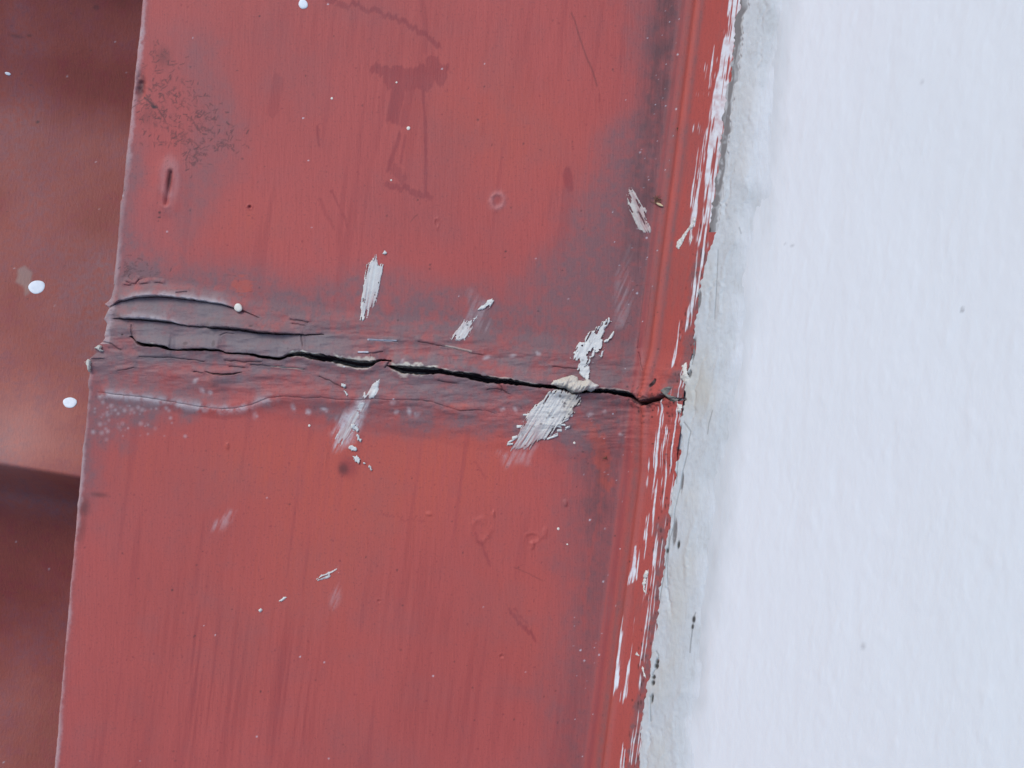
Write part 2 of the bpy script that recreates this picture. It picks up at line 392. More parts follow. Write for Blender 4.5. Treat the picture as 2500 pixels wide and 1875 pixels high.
def rag(pts):
    r_ = random.Random(int(pts[0][0] * 7 + pts[0][1])); out = []
    for (x0, y0), (x1, y1) in zip(pts[:-1], pts[1:]):
        n = max(2, int(math.hypot(x1 - x0, y1 - y0) / 7))
        out += [(x0 + (x1 - x0) * i / n + r_.uniform(-.5, .5), y0 + (y1 - y0) * i / n + r_.uniform(-1.2, 1.2)) for i in range(n)]
    return out + [pts[-1]]
def wear_shade(px, py):
    f = Fld(px, py); sh = px.shape
    px = px.ravel(); py = py.ravel(); N = len(px)
    Z = lambda: np.zeros(N)
    dust, rub, orange, white, dirt_shade, cream, grey, pale = (Z() for _ in range(8))
    S = s_units(px, py); dx = px - xl(py)
    n1 = fbm(px / 160, py / 160, 4, 1) - 0.5; n2 = fbm(px / 45, py / 45, 4, 2) - 0.5; n3 = fbm(px / 12, py / 12, 3, 6) - 0.5
    st = fbm(dx / 7, py / 190, 3, 21) - 0.5; st2 = fbm(dx / 22, py / 420, 3, 22) - 0.5
    # dust drifted to the foot of the upstand
    start = np.interp(py, [0, 250, 420, 560, 680, 800, 1000, 1120, 1300, 1875], [-105, -105, -140, -230, -330, -300, -270, -170, -120, -105])
    e = dx + n1 * 130 + n2 * 60 + st * 45
    dust = np.maximum(dust, ss(start - 95, start + 95, e) * (1 - ss(-16, -2, dx)) * np.interp(py, [0, 300, 700, 1200, 1875], [0.72, 0.78, 0.9, 0.62, 0.42]))
    # dust over the joint
    xs = [150, 300, 450, 560, 700, 900, 1100, 1300, 1450]
    top = np.interp(px, xs, [330, 270, 215, 185, 195, 235, 205, 215, 330]); bot = np.interp(px, xs, [-290, -255, -195, -150, -150, -160, -125, -120, -190])
    e = S + n1 * 110 + n2 * 45
    band = (1 - ss(top - 50, top + 50, e)) * ss(bot - 28, bot + 32, e) * (1 - ss(-25, 0, dx))
    near = np.exp(-((S - 30) / 150) ** 2)
    dust = np.maximum(dust, band * np.clip(0.60 + 0.30 * near + n2 * 0.7 + n3 * 0.25, 0, 1))
    # left side patches
    d = seg_dist(px, py, [(470,120),(530,290),(500,400),(455,500),(400,560),(330,640)])
    dust = np.maximum(dust, 0.50 * (1 - ss(0, 115, d + n2 * 80 + n1 * 60)))
    xe = np.where(py < 840, 347 - 0.105 * py, 293 - 0.0885 * py)
    eo = px - xe
    dust = np.maximum(dust, (1 - ss(12, 85, eo + n2 * 70)) * ss(260, 420, py) * (1 - ss(1130, 1330, py)) * 0.75)
    dust = np.maximum(dust, (1 - ss(4, 30, eo + n2 * 20)) * 0.35)
    pale = np.maximum(pale, (1 - ss(5, 17, eo + n3 * 14 + n2 * 12)) * np.clip(.36 + n1 * .8, 0, .6))
    dust = np.maximum(dust, 0.14 * ss(0.0, 0.3, n1))
    for x, y, rx, ry, v in ((430,915,130,26,.65),(740,940,120,34,.55),(600,960,90,16,.45),(905,815,90,10,.4),(1010,858,90,16,.6),(1180,855,90,22,.45),(1240,905,130,16,.4),(1150,1000,130,16,.3),(1280,965,70,14,.5),(440,700,40,8,.5),(400,560,30,70,.5),(410,500,36,90,.45),(385,400,40,60,.3)):
        q = np.exp(-((px - x) / rx) ** 2 - ((py - y) / ry) ** 2); dust *= 1 - v * np.clip(q * (1 + n2 * 1.5), 0, 1)
    # cleaner, more orange paint
    for x, y, rx, ry, v in ((760,1110,260,80,.75),(900,1230,300,110,.6),(1150,1120,180,90,.65),(330,1130,90,90,.3),(620,545,110,70,.4),(1290,330,160,160,.35),(1150,250,180,150,.3),(1440,620,60,70,.2),(1300,1500,160,220,.25),(760,1400,180,120,.35),(650,1560,520,330,.34)):
        orange += v * np.exp(-((px - x) / rx) ** 2 - ((py - y) / ry) ** 2)
    orange = np.clip(orange * (1 + n1 * 1.2 + st * 1.3), 0, 1)
    q = np.exp(-((px - 590) / 36) ** 2 - ((py - 697) / 22) ** 2); ph = fbm(px / 26, py / 5, 3, 77) - .5; m = ss(0.30, 0.62, q + n3 * 0.6 + n2 * 1.2 + ph * .9) * .85 * ss(.05, .35, q); dust *= 1 - m; orange = np.maximum(orange, m); dirt_shade = np.maximum(dirt_shade, .45 * ss(.22, .32, ph) * ss(.1, .5, q))
    q = np.exp(-((px - 1125) / 34) ** 2 - ((py - 992) / 11) ** 2); m = ss(0.3, 0.7, q + n3 * 0.9 + n2 * .8 + ph * .7) * .85 * ss(.05, .35, q); dust *= 1 - 0.9 * m; orange = np.maximum(orange, m)
    d = seg_dist(px, py, [(1410,1050),(1440,1040),(1458,1070),(1470,1120),(1474,1180)]); m = (1 - ss(2, 26, d + n2 * 40 + n3 * 24)) * 0.8; dust *= 1 - m; orange = np.maximum(orange, m)
    d = seg_dist(px, py, [(1470,1200),(1462,1260),(1440,1360),(1428,1450),(1425,1540)]); m = (1 - ss(1, 8, d + n3 * 8)) * 0.4; dust *= 1 - m
    # grey bloom of the bare sealant
    ya, _, _ = iy(px, LA, WA); yb, _, ib = iy(px, LB, WB); yc, _, ic = iy(px, LC, WC)
    g = ss(-4, 4, py - ya) * (1 - ss(-4, 10, py - yc)) * ss(262, 285, px) * (1 - ss(560, 640, px) * (1 - ss(-6, 3, py - yb))) * (1 - ss(760, 960, px))
    grey = np.maximum(grey, g * np.clip(0.82 + n2 * 0.9, 0, 1))
    g = np.exp(-((px - 420) / 190) ** 2 - ((py - 872) / 15) ** 2); grey = np.maximum(grey, np.clip(g * (0.7 + n2 * 1.2), 0, 0.8))
    for x, y, rx, ry, v in ((550,925,60,18,.75),(800,925,40,10,.3),(1110,932,80,10,.45),(940,830,60,10,.7),(740,800,60,12,.55),(340,980,110,22,.3),(285,752,25,30,.5)):
        grey = np.maximum(grey, v * np.exp(-((px - x) / rx) ** 2 - ((py - y) / ry) ** 2) * np.clip(1 + n2 * 2, 0, 1.3))
    grey = np.maximum(grey, band * np.exp(-((S - 10) / 120) ** 2) * np.clip(.30 + n2 * 1.5 + n3 * .5, 0, .65))
    # pale bloom beside the lower hairline; highlight painted on the worn lifted edges
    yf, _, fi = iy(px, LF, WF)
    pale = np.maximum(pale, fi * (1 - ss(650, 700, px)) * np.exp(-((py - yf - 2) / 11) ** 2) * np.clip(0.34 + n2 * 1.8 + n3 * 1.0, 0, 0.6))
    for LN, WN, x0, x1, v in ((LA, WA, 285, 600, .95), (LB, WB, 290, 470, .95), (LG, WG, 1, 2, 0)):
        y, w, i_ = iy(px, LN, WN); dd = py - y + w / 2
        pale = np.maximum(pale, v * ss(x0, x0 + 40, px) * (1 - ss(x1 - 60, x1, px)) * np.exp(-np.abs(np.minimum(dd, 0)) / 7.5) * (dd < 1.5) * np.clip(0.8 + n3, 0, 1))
    # broken, cream-coloured edges of the main cracks
    for LN, WN, spans in ((LC, WC, [(700,790,.95,4),(815,925,.75,9),(355,390,.7,3)]), (LD, WD, [(952,1075,.95,8),(1075,1160,.6,3),(1180,1330,.55,3),(1440,1550,.5,4)])):
        y, w, i_ = iy(px, LN, WN); dd = y - w / 2 - py
        for x0, x1, v, wd in spans:
            cream = np.maximum(cream, v * ss(x0, x0 + 12, px) * (1 - ss(x1 - 14, x1, px)) * (dd > -3) * (1 - ss(wd * 0.4, wd * 1.1, dd + n3 * wd * 2.2)))
        dd = py - y - w / 2
        for x0, x1, v, wd in ([(800,920,.6,6),(710,770,.5,3)] if LN is LC else [(952,1040,.6,9)]):
            cream = np.maximum(cream, v * ss(x0, x0 + 12, px) * (1 - ss(x1 - 14, x1, px)) * (dd > -4) * (1 - ss(wd * 0.3, wd, dd + n3 * wd * 2.5)))
    # crack insides painted dark, imitating the shade deep in the gaps
    for LN, WN, v in ((LA, [w * .55 for w in WA], .55), (LB, [w * .65 for w in WB], .75), (LC, WC, .95), (LD, WD, .97), (LF, WF, .75), (LG, WG, .85)):
        gm, _, _ = groove(px, py, LN, WN, soft=0.8)
        if LN is LF: gm = gm * ss(-0.06, 0.06, n2 + n3 * .5)
        dirt_shade = np.maximum(dirt_shade, gm * v)
    for pts, w in SMALL: f.line(dirt_shade, rag(pts), w * .75, 0.45)
    m = np.exp(-(((px - 1588) / 36) ** 2 + ((py - 980) / 9) ** 2)); dirt_shade = np.maximum(dirt_shade, ss(0.35, 0.6, m + n3 * 0.7) * 0.7)
    ix = f.sel(1530, 1650, 940, 1010); d = seg_dist(px[ix], py[ix], [(1548,966),(1575,986),(1595,980),(1617,974),(1632,964)]); dirt_shade[ix] = np.maximum(dirt_shade[ix], .82 * (1 - ss(4, 12, d + n3[ix] * 18)))
    f.line(white, [(900,829),(925,831),(968,832)], 3.0, 0.7); f.line(white, [(878,860),(900,860)], 3, 0.8); f.line(cream, [(1090,845),(1150,858)], 5, 0.4)
    f.line(rub, [(830,796),(900,803),(968,816)], 4, 0.9); f.line(orange, [(673,896),(744,903)], 4, 0.9); f.line(cream, [(663,894),(740,901)], 1.8, 0.6)
    # hand and rope rubs that darkened the chalky paint
    stm = np.clip(0.62 + st * 2.4, 0, 1)
    for pts, w, v in (([(800,0),(870,14),(930,33),(1000,62),(1072,112)], 13, .8), ([(915,168),(990,180),(1085,168)], 26, .75), ([(965,190),(1030,195)], 60, .7), ([(1055,150),(1075,190)], 34, .7), ([(972,225),(958,285)], 34, .75), ([(1010,195),(985,300)], 22, .5),
                      ([(1032,217),(1038,300),(1040,400),(1038,481)], 8, .8), ([(975,325),(960,370),(947,416)], 10, .8), ([(990,330),(978,400)], 6, .6), ([(946,450),(1000,465),(1048,478)], 16, .7), ([(960,405),(985,440)], 22, .5),
                      ([(1385,420),(1390,460)], 22, .7), ([(1380,412),(1378,430)], 6, .6), ([(774,310),(776,340),(778,358)], 6, .75), ([(808,470),(830,505),(850,555)], 6, .6), ([(782,490),(795,525),(812,555)], 9, .35), ([(1245,1490),(1275,1530),(1305,1560)], 9, .65), ([(1255,1485),(1290,1530)], 4, .6), ([(1160,1300),(1195,1380)], 8, .5),
                      ([(680,190),(665,270)], 26, .4), ([(1030,0),(1040,80),(1038,130)], 16, .4), ([(930,1255),(985,1265),(1035,1272)], 4, .5), ([(1160,1130),(1185,1165)], 4, .4), ([(1463,233),(1463,250)], 6, .5)):
        x_ = [p[0] for p in pts]; y_ = [p[1] for p in pts]
        ix = f.sel(min(x_) - w - 14, max(x_) + w + 14, min(y_) - w - 24, max(y_) + w + 24)
        if len(ix):
            d = seg_dist(px[ix], py[ix] + st[ix] * 28, pts)
            rub[ix] = np.maximum(rub[ix], v * (1 - ss(w / 2 - 3, w / 2 + 3, d + n3[ix] * 4)) * (0.72 + 0.28 * stm[ix]))
    for x, y, rx, ry, v in ((500,1640,150,260,.55),(700,1700,120,240,.5),(1100,1690,200,200,.3),(1000,250,120,260,.28),(760,60,240,90,.3),(1210,120,200,160,.25),(1000,1480,160,160,.3)):
        rub = np.maximum(rub, v * np.exp(-((px - x) / rx) ** 2 - ((py - y) / ry) ** 2) * np.clip(0.35 + st * 2.6 + st2 * 1.2, 0, 1))
    rub = np.maximum(rub, 0.25 * ss(0.16, 0.3, st2) * (dx < -20))
    # ticks, scuffs, pits
    for pts, w, v in TICKS: f.line(dirt_shade, pts, w, v * 0.92)
    f.dot(dirt_shade, 342, 212, 9, 24, 0.8, 0.12, 0.2); f.dot(dirt_shade, 338, 190, 8, 16, 0.4, 0, 0.1); f.dot(dirt_shade, 398, 140, 16, 20, 0.4, 0, 0.0); f.dot(dirt_shade, 360, 285, 12, 18, 0.3, 0, 0)
    for x, y, a, b2 in ((1215,490,18,21),(414,440,20,44)):
        rr_ = np.hypot((px - x) / a, (py - y) / b2) * (1 + n2 * .6); pale = np.maximum(pale, .13 * np.exp(-((rr_ - .9) / .4) ** 2))
    f.dot(dirt_shade, 376, 261, 6, 4, 1.0, 0.3, 0.6); f.dot(dirt_shade, 205, 1240, 12, 22, 0.55, 0.1, 0.1); f.dot(dirt_shade, 242, 1208, 18, 5, 0.5, 0.1, 0.1); f.dot(dirt_shade, 200, 1290, 9, 30, 0.35, 0.1, 0.1)
    f.dot(dirt_shade, 413, 440, 5, 22, 0.75, 0.1, 0.2); f.dot(dirt_shade, 390, 519, 3, 3, 0.8); f.dot(dirt_shade, 389, 531, 3.5, 2, 0.8); f.dot(dirt_shade, 838, 1145, 11, 13, 0.6, 0, 0.3); f.dot(rub, 850, 1140, 22, 24, 0.6, 0, 0.3)
    f.dot(dirt_shade, 458, 839, 6, 4, 0.5); f.dot(dirt_shade, 526, 839, 4, 7, 0.5); f.dot(dirt_shade, 301, 817, 2.5, 1.8, 1); f.dot(dirt_shade, 618, 797, 4, 3, .6); f.dot(rub, 608, 505, 5, 5, .8); f.dot(rub, 1215, 490, 12, 15, .35)
    r = random.Random(3)
    ix = lambda a: None
    for _ in range(520):
        x = r.uniform(200, 1640); y = r.uniform(-20, 1895); f.dot(rub if r.random() < .7 else dirt_shade, x, y, r.uniform(0.9, 2.6), r.uniform(0.9, 2.6), r.uniform(.35, .8))
    for _ in range(130):                     # fine speckle blown against the upstand
        y = r.uniform(-20, 1895); x = xl(y) - abs(r.gauss(0, 62)) + r.uniform(-10, 26)
        if y > 720 and r.random() < .45: continue
        f.dot(white, x, y, r.choice([.7, .7, .8, .9, 1.0, 1.9]), None, r.uniform(.25, .7))
    for _ in range(30):
        f.dot(white, r.uniform(220, 1560), r.uniform(0, 1875), r.uniform(0.9, 1.8), None, r.uniform(.3, .8))
    for _ in range(70):
        f.dot(pale, r.gauss(300, 60), r.gauss(1015, 28), r.uniform(1, 4.5), None, r.uniform(.12, .42), 0, 0.0)
    for x, y in ((622,1013),(716,994),(792,999),(753,1005),(1020,1012),(968,1006),(1000,1005),(1188,873),(1252,868),(1312,863),(1225,1001),(1258,1000),(985,883),(960,981),(480,929),(495,953),(515,958),(640,975),(1475,1005),(1440,1010),(1513,1060)):
        f.dot(pale, x, y, r.uniform(3, 9), r.uniform(3, 7), r.uniform(.25, .55), r.uniform(0, 3), 0.0)
        f.dot(pale, x + r.uniform(-6, 6), y + r.uniform(-5, 5), r.uniform(2, 4), None, .4, 0, 0.1)
    for _ in range(60):
        x = r.gauss(1590, 40); y = r.gauss(985, 26); f.dot(dirt_shade, x, y, r.uniform(1, 3), None, r.uniform(.4, .8))
    # rubbed smear haze
    for poly, v in (([(902,980),(885,1020),(862,1071),(820,1100),(806,1056),(843,1012),(872,978)], .95), ([(824,1385),(830,1440),(812,1490),(808,1440)], .25), ([(560,1240),(580,1245),(540,1290),(520,1285)], .35),
                    ([(1150,715),(1185,740),(1190,800),(1120,790),(1135,745)], .22), ([(1540,600),(1500,700),(1500,800),(1530,800),(1545,690)], .25), ([(1215,1100),(1330,1080),(1290,1130),(1230,1150)], .3)):
        x_ = [p[0] for p in poly]; y_ = [p[1] for p in poly]; ix = f.sel(min(x_) - 20, max(x_) + 20, min(y_) - 20, max(y_) + 20)
        if len(ix):
            sd_ = poly_sd(px[ix], py[ix], poly); k_ = ss(-12, 16, sd_ + n2[ix] * 30) * np.clip(.6 + 1.8 * (fbm((px[ix] + py[ix] * .45) / 5, (py[ix] - px[ix] * .45) / 60, 3, 9) - .5) * 2, 0, 1.1)
            pale[ix] = np.maximum(pale[ix], v * k_)
    gm = .27 * np.exp(-((dx + 36) / 40) ** 2) * (1 - ss(520, 760, py)) + .20 * np.exp(-((dx + 60) / 60) ** 2) * ss(900, 1000, py) * (1 - ss(1150, 1500, py)) + .10 * np.exp(-((dx + 40) / 40) ** 2)  # fold darkened: its soft shade put into the colour along with grime
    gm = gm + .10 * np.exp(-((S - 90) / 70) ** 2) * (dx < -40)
    dirt_shade = np.maximum(dirt_shade, np.clip(gm * (1 + n2 * 1.6 + n3 * .8 + st * 1.2), 0, .5) * (dx < 2))
    # ---------------- the upstand
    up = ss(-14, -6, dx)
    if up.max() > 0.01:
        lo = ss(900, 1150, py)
        rub = np.where(dx > -14, np.maximum(rub * (1 - up), 0.75 * np.exp(-((dx + 2 - 6 * lo) / 9) ** 2)), rub)  # crimson line at the fold bottom is painted shade, via the rub mask
        c2 = 14 + 12 * lo; dust = np.where(dx > -4, 0.10 + 0.22 * ss(.0, .25, n1 + st * .5) + 0.45 * np.exp(-((dx - c2) / 9) ** 2) + 0.5 * np.exp(-((dx - 43 - 4 * lo) / 5.5) ** 2) * (1 - 0.7 * lo), dust)
        orange = np.where(dx > -4, np.clip(0.5 * np.exp(-((dx - 31 - 14 * lo) / 6) ** 2) + 0.14 * ss(48, 60, dx) + st * 0.5, 0, 1), orange)
        rough_zone = ss(88, 104, dx + n2 * 34) * ss(1180, 1330, py) + ss(96, 110, dx + n2 * 30) * ss(540, 640, py) * (1 - ss(960, 1000, py)) + np.exp(-((px - 1650) / 22) ** 2 - ((py - 930) / 36) ** 2) * 1.2
        dust = np.where(dx > 30, np.maximum(dust, np.clip(rough_zone, 0, 1) * (0.7 + n3)), dust)
        n = vn(dx / 2.3, py / 80, 41) * 0.42 + vn(dx / 6.0, py / 120, 42) * 0.3 + vn(dx / 1.8, py / 22, 43) * 0.16 + vn(dx / 12, py / 40, 44) * 0.12
        dens = np.zeros(N)
        for y0, y1, a, b_, v in ((-60,160,106,140,.8),(20,620,94,150,.60),(300,560,76,100,.55),(90,330,58,96,.28),(180,560,104,134,.78),(560,960,100,128,.5),(990,1300,98,126,.52),(1300,1720,92,118,.40),(560,900,84,112,.40),(620,720,90,100,.6),(880,990,96,125,.35),(975,1160,62,80,.60),(1040,1250,78,122,.42),(1120,1260,50,78,.46),(1180,1330,62,90,.5),(1330,1425,46,66,.75),(1250,1500,72,88,.45),
                                 (1515,1725,42,74,.46),(1590,1700,44,56,.75),(1600,1720,64,74,.7),(1720,1875,92,125,.42),(1820,1900,78,92,.6),(1250,1875,100,128,.33)):
            dens = np.maximum(dens, v * ss(y0 - 20, y0 + 25, py) * (1 - ss(y1 - 25, y1 + 20, py)) * ss(a - 6, a + 5, dx) * (1 - ss(b_ - 5, b_ + 6, dx)))
        white = np.where(dx > 34, np.maximum(white, ss(0.0, 0.09, n - (0.80 - 0.50 * dens)) * (dens > 0.02) * np.clip(0.9 + n3, 0, 1)), white)
        f.line(dirt_shade, [(1608,929),(1604,936),(1598,944)], 6, 1.0)
        for _ in range(140):
            y = r.uniform(550, 1875); f.dot(dirt_shade, xl(y) + r.uniform(88, 128), y, r.uniform(1, 2.4), r.uniform(2, 6), r.uniform(.3, .8))
    dust = dust * (1 + n3 * .9) + .10 * np.clip(n2 * 3, 0, 1) * (dx < -10); pale = pale * (1 + n3 * 1.0); grey = grey * (1 + n3 * .5)
    A = np.stack([dust, rub, orange, white], 1); B = np.stack([dirt_shade, cream, grey, pale], 1)
    return {'wear_shade': np.clip(A, 0, 1), 'grime_shade': np.clip(B, 0, 1)}

# ------------------------------------------------------------------ the two lengths of flashing and the joint between them
U_EDGE = [bs(x, y) for x, y in ((347,0),(341,60),(333,130),(325,205),(316,290),(304,400),(297,470),(295,486),(292,490),(284,600),(274,700))]
L_EDGE = [bs(x, y) for x, y in ((214,980),(199,1100),(193,1185),(188,1225),(183,1290),(165,1480),(148,1680),(131,1875))]
J_EDGE = [bs(x, y) for x, y in ((279,680),(274,722),(267,735),(257,743),(269,752),(262,765),(254,779),(262,790),(260,805),(256,817),(258,826),(252,834),(238,846),(231,851),(236,861),(225,872),(211,884),(216,892),(219,906),(215,940),(213,980),(206,1040))]
def edge_fn(pts, jag):
    p = sorted((float(s), float(b)) for b, s in pts); ss_ = np.array([a for a, _ in p]); bb = np.array([c for _, c in p])
    m0 = (bb[3] - bb[0]) / (ss_[3] - ss_[0]); m1 = (bb[-1] - bb[-4]) / (ss_[-1] - ss_[-4])
    def fn(s):
        v = np.interp(s, ss_, bb)
        v = np.where(s < ss_[0], bb[0] + m0 * (s - ss_[0]), v); v = np.where(s > ss_[-1], bb[-1] + m1 * (s - ss_[-1]), v)
        return v + (fbm(s / 4.0, s * 0, 3, 17) - 0.5) * jag
    return fn
def sheet_rows(fn, s_axis, cols, lcols, hfun, drop=14.0, rad=1.6):
    s = s_axis[:, None]; be = fn(s_axis)[:, None]
    # interior columns measured from the edge to the bend, finest at the edge
    a = cols[None, :]
    b = be + a * (B0 - be)
    b2, z2, nb2, nz2 = prof(lcols)
    ones = np.ones_like(s)
    bb = np.concatenate([b, ones * b2[None, 1:]], 1); zz = np.concatenate([np.zeros_like(b), ones * z2[None, 1:]], 1)
    nb = np.concatenate([np.zeros_like(b), ones * nb2[None, 1:]], 1); nz = np.concatenate([np.ones_like(b), ones * nz2[None, 1:]], 1)
    S = np.broadcast_to(s, bb.shape)
    px, py = to_image_px(bb, S, zz)
    h = hfun(px, py)
    e = np.clip(bb - be, 0, rad)
    rnd = -(rad - np.sqrt(np.maximum(rad ** 2 - (rad - e) ** 2, 0)))
    # stiffening ridge on the upstand
    dxx = px - xl(py)
    h = h + np.where(zz > 0, 1.1 * np.exp(-((dxx - 30 - 14 * ss(900, 1150, py)) / 7) ** 2), 0)
    bb = bb + nb * h; zz = zz + nz * h + rnd
    # folded-down drip edge
    dz = np.array([0, .15, .4, 1.0])[None, ::-1]
    eb = be + 0.6 * dz; ezz = zz[:, :1] - drop * dz
    ln = dz.shape[1] - 1
    bb = np.concatenate([eb[:, :ln], bb], 1); zz = np.concatenate([ezz[:, :ln], zz], 1)
    px = np.concatenate([np.repeat(px[:, :1], ln, 1), px], 1); py = np.concatenate([np.repeat(py[:, :1], ln, 1), py], 1)
    S = np.broadcast_to(s, bb.shape)
    return local(bb, S, zz), px, py, ln
def edge_cols(step, width):
    near = np.array([0, .08, .2, .4, .65, .95, 1.3, 1.7]) / width
    n = int((width - 1.7) / step)
    return np.concatenate([near, np.linspace(1.7 / width, 1, n)[1:]])
def make_sheet(label, fn, s_axis, drop_part='drip_edge'):
    root = thing('flashing_sheet', label, 'flashing', group='lengths of roof flashing')
    cols = edge_cols(0.45, 255.0); lc = np.concatenate([np.arange(0, 44, 0.42), [46, 50]])
    ff = {}
    def hf(px, py):
        f = Fld(px, py); return relief_sheet(px, py, f)
    P, px, py, ln = sheet_rows(fn, s_axis, cols, lc, hf)
    at = wear_shade(px, py)
    R, C = px.shape; V = P.reshape(-1, 3)
    cuts = [('drip_edge', 0, ln + 5), ('apron', ln + 4, ln + len(cols) + 4), ('upstand', ln + len(cols) + 3, C)]
    I = np.arange(R * C).reshape(R, C)
    out = {}
    for nm, c0, c1 in cuts:
        sub = I[:, c0:c1].ravel(); n = c1 - c0
        out[nm] = build(nm, V[sub], grid_faces(R, n), M_PAINT, root, {k_: a[sub] for k_, a in at.items()})
    return root, out
u_axis = axis(24, 24, 222, 720, 0.46)
l_axis = axis(-720, -222, -20, -20, 0.46)
upper, upper_p = make_sheet('red painted metal flashing with a cross shaped rub mark, above the cracked joint', edge_fn(U_EDGE, 0.55), u_axis)
lower, lower_p = make_sheet('red painted metal flashing with a ring shaped blister, below the cracked joint', edge_fn(L_EDGE, 0.55), l_axis)

joint = thing('sealant_joint', 'cracked and lifting sealant over the joint of the red flashing', 'sealant')
cols = edge_cols(0.34, 262.0); lc = np.arange(0, 41, 0.34)
j_axis = np.arange(S_BOT * K, S_TOP * K + 0.01, 0.26)
Pj, pxj, pyj, lnj = sheet_rows(edge_fn(J_EDGE, 0.9), j_axis, cols, lc, relief_joint, drop=9, rad=1.3)
atj = wear_shade(pxj, pyj)
R, C = pxj.shape; Vj = Pj.reshape(-1, 3); F = grid_faces(R, C)
# the two sides of the main crack are two pieces
xs_ = [p[0] for p in LC[:-3]] + [p[0] for p in LD[1:]]; ys_ = [p[1] for p in LC[:-3]] + [p[1] for p in LD[1:]]
side = (pyj - np.interp(pxj, xs_, ys_)).ravel()
fs = side[F].mean(1) > 0
for nm, k_ in (('sealant_layer', ~fs), ('sealant_layer', fs)):
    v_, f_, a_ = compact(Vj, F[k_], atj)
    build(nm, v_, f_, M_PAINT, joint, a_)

def surf(px, py):
    b, s = bs(px, py); S = s_units(px, py)
    h = np.where((S < S_TOP) & (S > S_BOT), relief_joint(px, py), -9)
    return np.maximum(h, (fbm(px / 420, py / 420, 3, 3) - 0.5) * 0.9)

# ------------------------------------------------------------------ the wall and the caulk at its foot
NB, NZ = -math.sin(A60), math.cos(A60)
def slope_grid(l_axis_, s_axis_, off):
    b, z, _, _ = prof(l_axis_); bb = np.broadcast_to(b[None, :], (len(s_axis_), len(b))); zz = np.broadcast_to(z[None, :], bb.shape)
    S = np.broadcast_to(s_axis_[:, None], bb.shape); px, py = to_image_px(bb, S, zz)
    h = off(px, py, np.broadcast_to(l_axis_[None, :], bb.shape), S)
    return local(bb + NB * h, S, zz + NZ * h), px, py
wl_axis = axis(34, 34, 250, 900, 0.75, 25); ws_axis = axis(-720, -190, 190, 720, 1.0, 25)
def wall_h(px, py, l, s):
    return -0.75 + (fbm(l / 2.8, s / 6, 3, 51) - .5) * 0.15 + (fbm(l / 9, s / 40, 3, 52) - .5) * 0.35 + (fbm(l / 60, s / 60, 2, 53) - .5) * 0.8 + \
        0.08 * ss(0.64, 0.84, fbm(l / 3.2, s / 7, 2, 54)) - 0.06 * ss(0.7, 0.85, fbm(l / 3.2, s / 7, 2, 57))
Pw, pxw, pyw = slope_grid(wl_axis, ws_axis, wall_h)
fw = Fld(pxw, pyw); nv = pxw.size
a_ = np.zeros(nv); b_ = np.zeros(nv)
dxw = (pxw - xl(pyw)).ravel()
a_ = (1 - ss(205, 300, dxw + (fbm(pxw.ravel() / 50, pyw.ravel() / 130, 4, 55) - .5) * 90)) * 0.95
fw.dot(b_, 2345, 755, 4, 4, .8, 0, .3); fw.dot(b_, 2104, 1578, 5, 7, .35, 0, .1); fw.line(b_, [(1912,595),(1945,602)], 2, .35); fw.dot(b_, 2248, 199, 4, 6, .25, .5, .2)
R, C = pxw.shape; V = Pw.reshape(-1, 3); F = grid_faces(R, C)
# solid body behind the face
I = np.arange(R * C).reshape(R, C); ring = np.concatenate([I[0, :], I[1:, -1], I[-1, -2::-1], I[-2:0:-1, 0]])
back = V[ring] + np.array([W[0] * math.sin(A60), W[1] * math.sin(A60), -math.cos(A60)]) * 0.18
n0 = len(V); n = len(ring); j = np.arange(n); jn = (j + 1) % n
V = np.concatenate([V, back]); F = np.concatenate([F, np.stack([ring[j], n0 + j, n0 + jn, ring[jn]], 1)])
A = np.zeros((len(V), 4)); A[:nv, 0] = a_; A[:nv, 1] = b_
wall = build('rendered_wall', V, F, M_WALL, None, {'coat': A})
wall['label'] = 'smooth white painted wall rising beside the red flashing'; wall['category'] = 'wall'

GAPS = [(1803,40,8,60,.12),(1796,110,7,60,.12),(1786,200,6,60,.12),(1776,300,6,55,.12),(1768,360,7,30,.15),(1762,410,8,36,.12),(1755,440,10,36,.1),(1748,490,10,18,.25),(1739,530,7,26,.3),(1710,733,5,20,.12),(1697,852,5,26,.12),(1686,920,5,14,.4),(1650,1300,5,30,.1),(1668,1180,3,22,.1)]
HOLES = [(1609,1615,4,6),(1607,1626,5,7),(1600,1653,4.5,5),(1599,1667,4,6),(1597,1705,3,10),(1672,975,8,4),(1733,562,3,7),(1728,590,2.5,9),(1722,640,2.5,10),(1718,670,2.5,8),(1668,1013,5,4),(1660,1330,3,9),(1632,1345,2.5,6),(1694,1512,3.5,8),(1691,1530,2.5,6)]
CCR = [([(1674,1031),(1690,1054),(1683,1081),(1681,1110),(1670,1150),(1663,1194),(1654,1237),(1647,1284),(1638,1320),(1632,1385),(1634,1429)],1.8),([(1699,1495),(1693,1512),(1690,1535),(1688,1564),(1685,1593)],2.2),([(1732,1434),(1724,1463),(1713,1571)],1.6),
       ([(1690,905),(1687,918),(1681,930),(1678,940)],3.2),([(1698,830),(1699,860),(1694,890)],3),([(1742,1003),(1732,1035),(1730,1060)],1.6),([(1668,978),(1673,984),(1676,990)],2),([(1667,1040),(1662,1075),(1659,1120),(1655,1180)],2.2),([(1640,1260),(1635,1330),(1625,1400),(1612,1470)],2),
       ([(1592,1700),(1592,1760)],2.4),([(1755,610),(1752,700),(1748,780)],1.3),([(1805,555),(1810,570)],1.5),([(1605,1590),(1611,1600),(1609,1612)],2),([(1604,1630),(1598,1645),(1597,1650)],2)]
